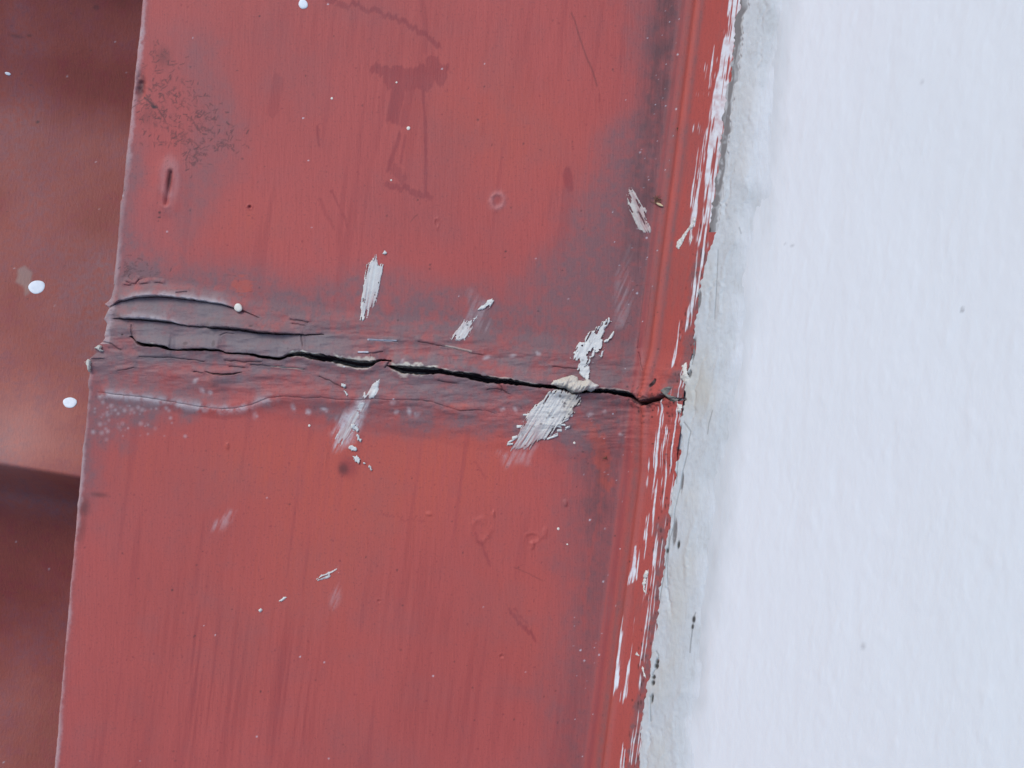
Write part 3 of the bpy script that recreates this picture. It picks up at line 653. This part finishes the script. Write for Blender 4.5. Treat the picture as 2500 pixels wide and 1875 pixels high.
def caulk_edge(py):
    base = np.interp(py, [-200, 0, 560, 640, 900, 1000, 1875, 2200], [150, 150, 148, 128, 118, 122, 118, 118])
    return base + (fbm(py / 34, py * 0, 4, 61) - .5) * 20 + (vn(py / 7, py * 0, 62) - .5) * 5
CF = {}
def caulk_h(px, py, l, s):
    f = Fld(px, py); sh = px.shape; pxr = px.ravel(); pyr = py.ravel(); dx = pxr - xl(pyr)
    ed = caulk_edge(pyr); fade = np.interp(pyr, [0, 600, 1275, 1875], [258, 250, 250, 270]) + (fbm(pyr / 120, pyr * 0, 3, 63) - .5) * 50
    n2 = fbm(pxr / 40, pyr / 90, 4, 64) - .5; n3 = fbm(pxr / 9, pyr / 14, 3, 65) - .5
    h = 0.85 + n2 * 1.0 + n3 * 0.35 + 0.35 * np.exp(-((dx - ed - 40) / 40) ** 2)
    # plaster ridges left by the tool
    for c, a, w in ((62, .5, 5), (100, .4, 8), (30, -.5, 4)):
        h += a * np.exp(-((dx - ed - c - (fbm(pyr / 200, pyr * 0, 3, 66 + c) - .5) * 60) / w) ** 2) * ss(.3, .6, fbm(pyr / 90, pyr * 0 + c, 2, 67))
    h += 0.7 * np.exp(-((dx - fade + 45) / 22) ** 2)
    top = ss(0, 7, dx - ed); h = h * top - 3.0 * (1 - top)
    out = ss(fade - 120, fade + 25, dx); h = h * (1 - out) - 1.15 * out
    gr = np.zeros(len(pxr)); di = np.zeros(len(pxr)); cr = np.zeros(len(pxr))
    for x, y, rx, ry, a in GAPS: f.dot(gr, x, y, rx, ry, 1.0, a, .75)
    # bare strip between metal and caulk
    strip = ss(-22, -16, dx - ed) * (1 - ss(5, 10, dx - ed)) * (1 - ss(560, 620, pyr))
    for x, y, rx, ry in HOLES: f.dot(di, x, y, rx, ry, 1.0, .1, .6)
    for pts, w in CCR: f.line(cr, [(a + random.uniform(-1, 1), b) for a, b in pts], w, 1.0)
    h = np.where(strip > .02, np.maximum(h, -3 + 3.1 * strip), h)
    h = h - gr * np.maximum(h - 0.25, 0) * .9 - di * np.maximum(h - .55, 0) - cr * np.minimum(np.maximum(h - .5, 0), 1.3)
    # paint skin curling over at the joint
    h += 1.6 * np.exp(-((pxr - 1676) / 14) ** 2 - ((pyr - 925) / 26) ** 2) + 1.0 * np.exp(-((pxr - 1665) / 12) ** 2 - ((pyr - 1010) / 24) ** 2)
    CF['gr'] = np.maximum(gr * ss(-.45, -.1, n3), strip * (1 - ss(-2, 3, dx - ed)) * (0.25 + .75 * ss(-.12, .1, n2))); CF['di'] = np.maximum(np.maximum(di, cr * .5), .8 * (1 - ss(1.5, 5, np.abs(dx - ed - 1))) * ss(.02, .14, n2) * ss(560, 640, pyr)); CF['n2'] = n2  # thin dark line along the caulk edge paints contact shade over gap dirt
    CF['sm'] = ss(180, 260, dx + n2 * 130) * .6
    CF['st'] = np.clip(np.exp(-((pxr - 1700) / 45) ** 2 - ((pyr - 960) / 90) ** 2) * .9 + np.exp(-((dx - 175) / 30) ** 2) * ss(1200, 1400, pyr) * .45 + n2 * 1.3 * (1 - ss(190, 240, dx)), 0, 1)
    return h.reshape(sh)
Pc, pxc, pyc = slope_grid(np.concatenate([np.arange(33, 82, 0.38), [84, 88]]), axis(-720, -210, 212, 720, 0.5), caulk_h)
A = np.stack([CF['gr'], np.clip(CF['di'], 0, 1), CF['st'], CF['sm']], 1)
caulk = thing('caulk_bead', 'ragged grey white caulk band between the upstand and the wall', 'caulk')
build('caulk_band', Pc.reshape(-1, 3), grid_faces(*pxc.shape), M_CAULK, caulk, {'coat': A})

# ------------------------------------------------------------------ corrugated roof below the drip edge
roof = thing('roof_sheet', 'ribbed red roof sheet running down from under the flashing', 'roof')
RS = math.atan(0.184); RC, RSN = math.cos(RS), math.sin(RS)
def roof_z(v):
    P_ = 1500.0; c = (v - 1160) / P_; c = (c - np.floor(c)) * P_     # distance past a crest
    # steep side away from the light, pan, then the long rising side
    z = np.interp(c, [0, 40, 100, 560, 1500], [0, -22, -44, -70, 0])
    return z
def soft_profile():
    v = np.arange(-4000, 6000, 4.0); z = roof_z(v)
    c = (v - 1160) / 1500.0; c = (c - np.floor(c)) * 1500
    k = np.ones(41) / 41; zs = np.convolve(np.convolve(z, k, 'same'), k, 'same')
    k2 = np.ones(5) / 5; zf = np.convolve(z, k2, 'same')
    near = np.minimum(c, 1500 - c); w_ = ss(15, 150, near)
    return v, zf * (1 - w_) + zs * w_
RV, RZ = soft_profile()
ru = axis(-700, -130, 60, 60, 0.8, 20); rv = np.concatenate([np.arange(-700, -260, 8), np.arange(-260, 260, 0.7), np.arange(260, 700, 8)])
uu, vv = np.meshgrid(ru, rv)               # mm: u along the ribs (towards the wall), v across
X0, Y0 = (100 - 1250) * K, (937.5 - 1143) * K
zr = np.interp(vv / K + 1160, RV, RZ) - 17 - 0.10 * uu + (fbm(uu / 30, vv / 30, 3, 71) - .5) * 0.8
Xr = X0 * 1.06 + uu * RC - vv * RSN; Yr = Y0 * 1.06 - uu * RSN - vv * RC
fr_ = D / (D - zr); pxr_, pyr_ = 1250 + Xr * fr_ / K, 937.5 - Yr * fr_ / K
frf = Fld(pxr_, pyr_); N = pxr_.size
q = fbm(uu.ravel() / 26, vv.ravel() / 26, 4, 72) - .5; q2 = fbm(uu.ravel() / 6, vv.ravel() / 6, 3, 73) - .5
px_, py_ = pxr_.ravel(), pyr_.ravel()
dust = np.clip(.10 + q * .7 + .35 * np.exp(-((px_ - 230) / 90) ** 2 - ((py_ - 760) / 180) ** 2) + .2 * np.exp(-((px_ - 60) / 120) ** 2 - ((py_ - 330) / 120) ** 2), 0, .8)
orange = np.clip(.15 + .6 * np.exp(-((px_ - 90) / 140) ** 2 - ((py_ - 1050) / 130) ** 2) + q * .6, 0, 1)
q3 = fbm(uu.ravel() / 1.6, vv.ravel() / 1.6, 3, 74) - .5; dust = np.clip(dust * (1 + q3 * 2.2 + q2), 0, .8); rub = np.clip(q2 * 1.2 + q3 * .9 + .1, 0, .6); Zr = np.zeros(N); dirt_shade = np.zeros(N); cream = np.zeros(N); pale = np.zeros(N); white = np.zeros(N)
cream = np.clip(.16 * np.exp(-((px_ - 40) / 160) ** 2 - ((py_ - 1060) / 110) ** 2), 0, 1)
frf.dot(dirt_shade, 92, 298, 4, 3, .8); frf.dot(dirt_shade, 40, 88, 16, 4, .4, .2, .2); frf.dot(dirt_shade, 72, 87, 6, 4, .4); frf.dot(dirt_shade, 235, 18, 7, 6, .4)
m = poly_sd(px_, py_, [(40,655),(60,648),(78,668),(74,715),(60,724),(52,700),(36,690)]); cream = np.maximum(cream, ss(-3, 6, m + q2 * 14) * .22); dirt_shade = np.maximum(dirt_shade, ss(-3, 6, m + q2 * 22) * .28)
r = random.Random(9)
for _ in range(70): frf.dot(dirt_shade if r.random() < .8 else white, r.uniform(0, 320), r.uniform(0, 1875), r.uniform(.8, 1.9), None, r.uniform(.2, .5))
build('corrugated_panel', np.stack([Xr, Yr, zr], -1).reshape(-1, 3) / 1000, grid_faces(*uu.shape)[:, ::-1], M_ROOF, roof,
      {'wear_shade': np.stack([dust, rub, orange, white], 1), 'grime_shade': np.stack([dirt_shade, cream, Zr, pale], 1)})
def roof_pt(x, y):
    i = np.argmin((px_ - x) ** 2 + (py_ - y) ** 2); return np.array([Xr.ravel()[i], Yr.ravel()[i], zr.ravel()[i]])

# ------------------------------------------------------------------ drops, smears and lumps of filler
def drop(name, parent, c, rx, ry, mat, h=0.5, ang=0.0, label=None, seed=0, tilt=(0, 0)):
    """domed blot of dried paint; c in mm"""
    n, rings = 28, 5; V = []; F = []
    rr = random.Random(seed); ph = [rr.uniform(0, 6.28) for _ in range(4)]
    for k_ in range(rings):
        t = [1.0, .97, .85, .6, .3][k_]; z = [-.25, .45, .8, .95, 1.0][k_] * h
        for i in range(n):
            a = i * 2 * math.pi / n; w = 1 + .035 * math.sin(2 * a + ph[0]) + .03 * math.sin(3 * a + ph[1]) + .015 * math.sin(5 * a + ph[2])
            x, y = rx * t * w * math.cos(a), ry * t * w * math.sin(a)
            V.append((c[0] + x * math.cos(ang) - y * math.sin(ang), c[1] + x * math.sin(ang) + y * math.cos(ang), c[2] + z + tilt[0] * (x * math.cos(ang) - y * math.sin(ang)) + tilt[1] * (x * math.sin(ang) + y * math.cos(ang))))
    V.append((c[0], c[1], c[2] + h)); T = len(V) - 1
    for k_ in range(rings - 1):
        for i in range(n): F.append((k_ * n + i, k_ * n + (i + 1) % n, (k_ + 1) * n + (i + 1) % n, (k_ + 1) * n + i))
    for i in range(n): F.append(((rings - 1) * n + i, (rings - 1) * n + (i + 1) % n, T, T))
    me = bpy.data.meshes.new(name); me.from_pydata([tuple(x / 1000 for x in v) for v in V], [], [f if f[2] != f[3] else f[:3] for f in F])
    for p in me.polygons: p.use_smooth = True
    me.materials.append(mat); o = bpy.data.objects.new(name, me); place(o, parent)
    if label: o['label'] = label
    return o
for i, (x, y, rx, ry, lab) in enumerate(((90, 700, 19, 16.5, 'largest round white paint drop'), (172, 982, 16, 13, 'oval white paint drop'), (18, 181, 7, 3.6, 'small white paint fleck'))):
    p = roof_pt(x, y); e1, e2, e3, e4 = (roof_pt(x + 14, y), roof_pt(x - 14, y), roof_pt(x, y - 14), roof_pt(x, y + 14)); tl = ((e1[2] - e2[2]) / (e1[0] - e2[0]), (e3[2] - e4[2]) / (e3[1] - e4[1])); sc_ = (D - p[2]) / D
    drop('paint_drop', roof, p + np.array([0, 0, .10]), rx * K * sc_, ry * K * sc_, M_SPOT, .22, -.3, lab, i, tl)
def on(px, py): 
    b, s = bs(px, py); X = (px - 1250) * K; Y = (937.5 - py) * K
    return np.array([X, Y, float(surf(np.array([px * 1.0]), np.array([py * 1.0]))[0])])
drop('paint_drop', upper, on(740, 10), 11 * K, 12.5 * K, M_SPOT, .4, .3, 'white paint drop', 11)
drop('paint_drop', joint, on(585, 752) + np.array([0, 0, .3]), 9.5 * K, 10.5 * K, M_SPOTC, .7, .2, 'cream paint drop', 12)
for i, (x, y, r_) in enumerate(((810, 240, 3), (968, 201, 2.4), (955, 440, 2.4), (997, 313, 4.5), (1363, 1291, 3.4), (1385, 1329, 2.2), (755, 1039, 3), (1402, 1081, 3))):
    drop('paint_speck', upper if y < 900 else lower, on(x, y), r_ * K, r_ * K, M_SPOTC, .25, 0, None, 20 + i)

def smear(name, parent, poly, th=0.5, fray=6, streak=(1.0, 0.0), sfreq=(5, 45), holes=0.0, thin=None, yellow=None, mat=None, label=None, seed=0, dome=False, step=1.15, base=None, pits=0):
    poly = [(float(a), float(b)) for a, b in poly]
    xs = [p[0] for p in poly]; ys = [p[1] for p in poly]; m = fray + 4
    gx, gy = np.meshgrid(np.arange(min(xs) - m, max(xs) + m, step), np.arange(min(ys) - m, max(ys) + m, step))
    sd_ = poly_sd(gx, gy, poly)
    ux, uy = streak; ln = math.hypot(ux, uy); ux, uy = ux / ln, uy / ln
    al = gx * ux + gy * uy; ac = -gx * uy + gy * ux
    st = fbm(ac / sfreq[0], al / sfreq[1], 3, 80 + seed) - .5; n = fbm(gx / 6, gy / 6, 3, 90 + seed) - .5; n2 = fbm(gx / 18, gy / 18, 3, 95 + seed) - .5
    q = sd_ + n * fray * 1.2 + st * fray * 2.4
    t_ = thin(gx, gy) if thin is not None else np.zeros_like(gx)
    q = np.where(q > 0, q - t_ * np.clip(.1 + st * 3.2, 0, 1) * 14, q)
    q = np.where(q > 0, q - np.clip((fbm(ac / 3.2, al / 24, 3, 85 + seed) - .60) * 9, 0, 1) * (0 if dome or max(xs) - min(xs) + max(ys) - min(ys) < 45 else 9), q)
    if holes: q = np.where(n2 * 1.2 + n * .6 > .34 - holes, q - 30, q)
    keep = q > -1.2
    prof_ = np.clip((q + 1.2) / (12 if dome else 2.4), 0, 1)
    if dome: prof_ = np.sqrt(prof_) 
    z0 = surf(gx, gy) if base is None else base(gx, gy)
    if dome:                                         # bridges what lies under it
        z0 = np.maximum(z0, 0.9)
    h = z0 - 0.12 + (th * 1.5 + 0.12) * prof_ * (1 - .6 * t_) + st * th * .9 * prof_ + n2 * th * 1.2 * (.9 if dome else .5) * prof_
    pit = np.zeros_like(gx).ravel(); f = Fld(gx, gy); rr = random.Random(seed + 4)
    for _ in range(pits):
        f.dot(pit, rr.uniform(min(xs), max(xs)), rr.uniform(min(ys), max(ys)), rr.uniform(1.2, 3.2), rr.uniform(1.2, 4), rr.uniform(.35, .9))
    y_ = yellow(gx, gy) if yellow is not None else np.zeros_like(gx)
    V = np.stack([(gx - 1250) * K, (937.5 - gy) * K, h], -1).reshape(-1, 3) / 1000
    at = {'coat': np.stack([np.clip(t_ * (.55 + st * 2), 0, 1).ravel(), np.clip(y_, 0, 1).ravel(), pit, pit * 0], 1)}
    F = grid_faces(*gx.shape, keep)[:, ::-1]
    if len(F) == 0: return
    V, F, at = compact(V, F, at)
    o = build(name, V, F, mat or M_PUTTY, parent, at, label=label)
    return o
# dabs above the joint
smear('filler_smear', upper, [(917,622),(923,645),(938,645),(934,668),(927,700),(920,735),(904,765),(893,784),(880,782),(882,735),(888,690),(893,660),(895,645),(905,640)], .45, 3, (-.17, 1), (4, 60), 0, lambda x, y: .75 * ss(690, 760, y) * ss(888, 900, x) + .25, label='upright streaky white filler smear', seed=1, pits=5)
smear('filler_fleck', upper, [(939,612),(944,617),(940,622),(935,620)], .4, 1.5, seed=2)
smear('filler_smear', upper, [(1201,727),(1206,734),(1202,744),(1195,752),(1185,754),(1172,758),(1168,756),(1178,747),(1188,735)], .5, 2.5, (-.8, 1), seed=3, label='short slanting white filler dab')
smear('filler_smear', upper, [(1166,769),(1160,784),(1156,796),(1150,810),(1148,824),(1132,830),(1106,834),(1101,822),(1112,806),(1128,786),(1133,774),(1137,784),(1148,781)], .4, 4, (-.6, 1), (4, 26), 0, lambda x, y: .45 + .5 * ss(1130, 1160, x) * ss(780, 800, y), seed=4, label='faded slanting white filler dab', pits=6)
smear('filler_smear', upper, [(1487,776),(1494,785),(1479,798),(1469,819),(1470,833),(1476,848),(1467,872),(1458,866),(1453,856),(1449,874),(1436,892),(1440,910),(1436,930),(1428,926),(1417,914),(1404,901),(1411,886),(1392,874),(1402,859),(1413,838),(1428,836),(1431,816),(1449,809),(1460,791)], .6, 4, (-.55, 1), (6, 30), .1, seed=5, label='lacy white filler smear beside the upstand', pits=9)
smear('filler_smear', upper, [(1498,808),(1500,814),(1490,832),(1476,836),(1474,832),(1484,828),(1492,816)], .5, 1.5, (-.5, 1), seed=6)
smear('filler_smear', upper, [(1530,470),(1538,455),(1550,466),(1556,480),(1568,495),(1579,513),(1577,532),(1590,558),(1590,569),(1568,568),(1560,560),(1550,540),(1535,506)], .5, 2.5, (.45, 1), (5, 30), 0, lambda x, y: .35 + .45 * np.exp(-((x - 1556 - (y - 500) * .3) / 5) ** 2) + .3 * ss(480, 500, y) * ss(1550, 1572, x), lambda x, y: .35 + 0 * x, seed=7, label='leaf shaped greyish filler smear near the upstand', pits=4)
# lump and smear on the joint
smear('filler_lump', joint, [(1345,938),(1351,930),(1381,920),(1398,916),(1408,922),(1410,930),(1422,930),(1438,927),(1450,937),(1460,942),(1452,950),(1441,957),(1430,951),(1414,960),(1396,960),(1381,949),(1361,944)], 2.2, 1.5, (-.6, 1), (7, 30), 0, None, lambda x, y: .75 - .5 * ss(1425, 1450, x), seed=8, dome=True, label='cream filler lump bridging the crack')
big_thin = lambda x, y: ss(.35, 1.0, ((1390 - x) * .66 + (y - 965) * .75) / 185) * .95 + .12
smear('filler_smear', lower, [(1334,960),(1352,950),(1380,952),(1398,962),(1416,964),(1414,986),(1398,996),(1400,1008),(1382,1024),(1364,1042),(1346,1062),(1320,1084),(1292,1100),(1258,1100),(1226,1112),(1243,1082),(1261,1056),(1272,1034),(1287,1009),(1308,987),(1328,973)], .7, 5, (-.62, 1), (4, 40), 0, big_thin, lambda x, y: .55 * ss(1360, 1395, x) * (1 - ss(1000, 1040, y)) + .12, seed=9, pits=70, label='widest white filler smear running down from the crack')
rr = random.Random(21)
for i, (x, y) in enumerate(((1380,1026),(1392,1015),(1372,1036),(1385,1044),(1366,1050),(1356,1060),(1362,1040),(1283,1012),(1268,1042),(1257,1068),(1250,1075),(1246,1084),(1340,1070),(1352,1066))):
    a = rr.uniform(-.6, .4); l_ = rr.uniform(5, 11); w_ = rr.uniform(1.4, 2.8)
    smear('filler_fleck', lower, [(x - l_ * math.cos(a), y - l_ * math.sin(a) - w_), (x + l_ * math.cos(a), y + l_ * math.sin(a) - w_), (x + l_ * math.cos(a), y + l_ * math.sin(a) + w_), (x - l_ * math.cos(a), y - l_ * math.sin(a) + w_)], .45, 1.8, seed=30 + i)
smear('filler_smear', lower, [(903,982),(888,1016),(868,1050),(846,1078),(826,1092),(815,1070),(836,1036),(862,1004),(880,980)], .25, 4, (-.55, 1), (4, 44), .05, lambda x, y: .9 + 0 * x, seed=16, label='faint pinkish filler streak below the crack')
smear('filler_smear', lower, [(927,926),(925,950),(914,972),(893,974),(884,966),(902,944)], .4, 2, (-.55, 1), (5, 30), 0, lambda x, y: .55 - .4 * ss(900, 920, x), seed=10, label='pinkish pointed filler dab')
for i, (x, y, a, b) in enumerate(((868,1045,10,9),(877,1071,4.5,10),(863,1096,12,6.5),(870,1121,7,11),(904,1143,2.5,5),(890,1131,2,2),(840,941,6,5),(846,960,3,6))):
    pts = [(x + a * math.cos(t) * rr.uniform(.75, 1.1) + .4 * b * math.sin(t), y + b * math.sin(t) * rr.uniform(.75, 1.1)) for t in np.linspace(0, 6.28, 9)[:-1]]
    smear('filler_chip', lower, pts, .6, 3.2, (-.4, 1), (4, 9), seed=50 + i)
smear('filler_smear', lower, [(766,1416),(789,1402),(824,1387),(828,1397),(802,1411),(778,1419)], .4, 2.5, (1, -.45), (4, 20), 0, lambda x, y: .3 + .5 * ss(795, 810, x), seed=11, label='small white filler scrape')
smear('filler_fleck', lower, [(680,1468),(692,1458),(700,1458),(688,1468)], .4, 1.2, seed=12); smear('filler_fleck', lower, [(632,1490),(637,1485),(640,1489),(635,1494)], .4, 1, seed=13)
# torn skin at the drip edge of the joint
smear('filler_chip', joint, [(234,850),(246,842),(252,846),(249,853),(257,857),(248,858),(240,852)], 1.2, 1.5, (1, .2), seed=14, yellow=lambda x, y: .6 + 0 * x)
smear('filler_chip', joint, [(211,884),(219,877),(225,881),(224,900),(220,908),(217,893)], 1.2, 1.2, (0, 1), seed=15, yellow=lambda x, y: .5 + 0 * x)
# grey filler squeezed out where the joint meets the caulk, and the white curl on the upstand: both sit on the sloping upstand
LT = np.linspace(0, 60, 400); PB, PZ, _, _ = prof(LT); TT = PB * (D / (D - PZ)) / K
def on_upstand(name, parent, poly, th, mat, label, seed, fray=1.5, yellow=0.0, rough=.8):
    xs = [p[0] for p in poly]; ys = [p[1] for p in poly]
    gx, gy = np.meshgrid(np.arange(min(xs) - 4, max(xs) + 4, 1.1), np.arange(min(ys) - 4, max(ys) + 4, 1.1))
    n = fbm(gx / 6, gy / 6, 3, seed) - .5; q = poly_sd(gx, gy, poly) + n * fray * 2; keep = q > -.8
    T = (gx - 1250) * W[0] + (gy - 937.5) * -W[1]; z = np.interp(T, TT, PZ); k_ = (D - z) / D
    l = np.interp(T, TT, LT); _, _, nb, nz = prof(l)
    h = -.15 + (th + .15) * np.clip((q + .8) / 5, 0, 1) ** .6 + n * th * rough
    S = s_units(gx, gy); on_j = (S < S_TOP) & (S > S_BOT)
    h = h + np.where(on_j, np.clip(relief_joint(gx, gy), .2, 2), 0)
    V = np.stack([(gx - 1250) * K * k_ + nb * h * W[0], (937.5 - gy) * K * k_ + nb * h * W[1], z + nz * h], -1).reshape(-1, 3) / 1000
    at = {'coat': np.stack([np.zeros(gx.size), np.full(gx.size, yellow), np.zeros(gx.size), np.zeros(gx.size)], 1)}
    V, F, at = compact(V, grid_faces(*gx.shape, keep)[:, ::-1], at)
    return build(name, V, F, mat, parent, at, label=label)
on_upstand('filler_lump', joint, [(1624,953),(1633,947),(1644,945),(1649,947),(1645,957),(1641,964),(1655,969),(1661,974),(1656,981),(1646,981),(1635,974),(1627,965)], 1.6, M_GREYP, 'dark grey filler squeezed from the end of the crack', 101)
on_upstand('paint_curl', upper, [(1697,528),(1699,540),(1690,556),(1680,566),(1672,580),(1665,596),(1657,608),(1650,603),(1654,590),(1664,578),(1672,566),(1684,552),(1692,538)], .6, M_PUTTY, 'thin white paint run on the upstand', 102)
on_upstand('paint_dab', upper, [(1686,576),(1690,577),(1689,590),(1684,590)], .4, M_PUTTY, None, 103)
for i, poly in enumerate(([(1668,893),(1678,885),(1682,905),(1692,930),(1678,940),(1666,925),(1676,915)], [(1661,985),(1672,990),(1668,1010),(1660,1006)], [(1577,1390),(1584,1396),(1578,1414),(1574,1440),(1580,1448),(1572,1446),(1568,1425)], [(1549,1598),(1556,1592),(1562,1600),(1556,1604)], [(1566,1622),(1572,1630),(1578,1655),(1572,1650)])):
    on_upstand('paint_flake', caulk, poly, .9, M_PUTTY, None, 110 + i, 2.0, .15)

# ------------------------------------------------------------------ windblown scraps lying against the upstand
def tube(pts, r0, r1, n=5):
    V = []; F = []
    pts = [Vector(p) for p in pts]
    for i, p in enumerate(pts):
        t = (pts[min(i + 1, len(pts) - 1)] - pts[max(i - 1, 0)]).normalized()
        a = t.orthogonal().normalized(); b = t.cross(a); r_ = r0 + (r1 - r0) * i / (len(pts) - 1)
        for k_ in range(n):
            g = k_ * 2 * math.pi / n; V.append(p + a * math.cos(g) * r_ + b * math.sin(g) * r_)
        if i:
            for k_ in range(n): F.append(((i - 1) * n + k_, (i - 1) * n + (k_ + 1) % n, i * n + (k_ + 1) % n, i * n + k_))
    return V, F
def bottom_z(px, py):
    T = (px - 1250) * W[0] - (py - 937.5) * W[1]
    z = float(np.interp(T, TT, PZ)) if T > TT[0] else 0.0
    S = s_units(px, py)
    if S_BOT < S < S_TOP: z += max(float(relief_joint(np.array([px * 1.0]), np.array([py * 1.0]))[0]), 0.2)
    return z
def scrap(label, x, y, n, size, seed, seedpod=None):
    rr = random.Random(seed); root = thing('plant_scrap', label, 'debris', group='dry plant scraps on the flashing')
    V = []; F = []
    for _ in range(n):
        a = rr.uniform(0, 6.28); l_ = rr.uniform(.4, 1) * size; cx, cy = x + rr.gauss(0, size * .35), y + rr.gauss(0, size * .25)
        P = []; z = rr.uniform(.1, .5)
        for k_ in range(6):
            qx, qy = cx + math.cos(a) * l_ * (k_ / 5 - .5), cy + math.sin(a) * l_ * (k_ / 5 - .5)
            a += rr.uniform(-.4, .4); z = max(.1, z + rr.uniform(-.3, .4)); zz = bottom_z(qx, qy); f = (D - zz) / D
            P.append(((qx - 1250) * K * f / 1000, (937.5 - qy) * K * f / 1000, (zz + z + .2) / 1000))
        v, f = tube(P, rr.uniform(.10, .22) / 1000, .06 / 1000); o = len(V); V += v; F += [tuple(i + o for i in q_) for q_ in f]
    me = bpy.data.meshes.new('stems'); me.from_pydata(V, [], F); me.materials.append(M_TWIG); o = bpy.data.objects.new('stems', me); place(o, root); o['kind'] = 'stuff'
    if seedpod:
        (xa, ya), (xb, yb), wd = seedpod; V = []; F = []
        P = [];
        for t in np.linspace(0, 1, 9):
            qx, qy = xa + (xb - xa) * t, ya + (yb - ya) * t; zz = bottom_z(qx, qy); f = (D - zz) / D
            P.append(Vector(((qx - 1250) * K * f / 1000, (937.5 - qy) * K * f / 1000, (zz + .9) / 1000)))
        d = (P[-1] - P[0]).normalized(); s_ = d.cross(Vector((0, 0, 1))).normalized()
        for i, p in enumerate(P):
            w_ = wd * K / 1000 * math.sin(math.pi * (.08 + .84 * i / 8)) * .5
            for g in range(6):
                c = g * math.pi / 3; V.append(p + s_ * math.cos(c) * w_ + Vector((0, 0, 1)) * math.sin(c) * w_ * .6)
            if i:
                for g in range(6): F.append(((i - 1) * 6 + g, (i - 1) * 6 + (g + 1) % 6, i * 6 + (g + 1) % 6, i * 6 + g))
        me = bpy.data.meshes.new('husk'); me.from_pydata(V, [], F)
        for p in me.polygons: p.use_smooth = True
        me.materials.append(M_SEED); place(bpy.data.objects.new('husk', me), root)
    return root
scrap('brown stems with a tan husk beside the leaf shaped filler smear', 1604, 487, 16, 16, 1, ((1601, 496), (1618, 504), 7))
scrap('tiny brown scrap high on the foot of the upstand above the joint', 1657, 318, 10, 9, 2)
scrap('pale brown scrap at the foot of the upstand just below the joint', 1570, 1046, 12, 9, 3)
scrap('small brown scrap on the orange patch of the lower flashing', 1476, 1117, 8, 8, 4)
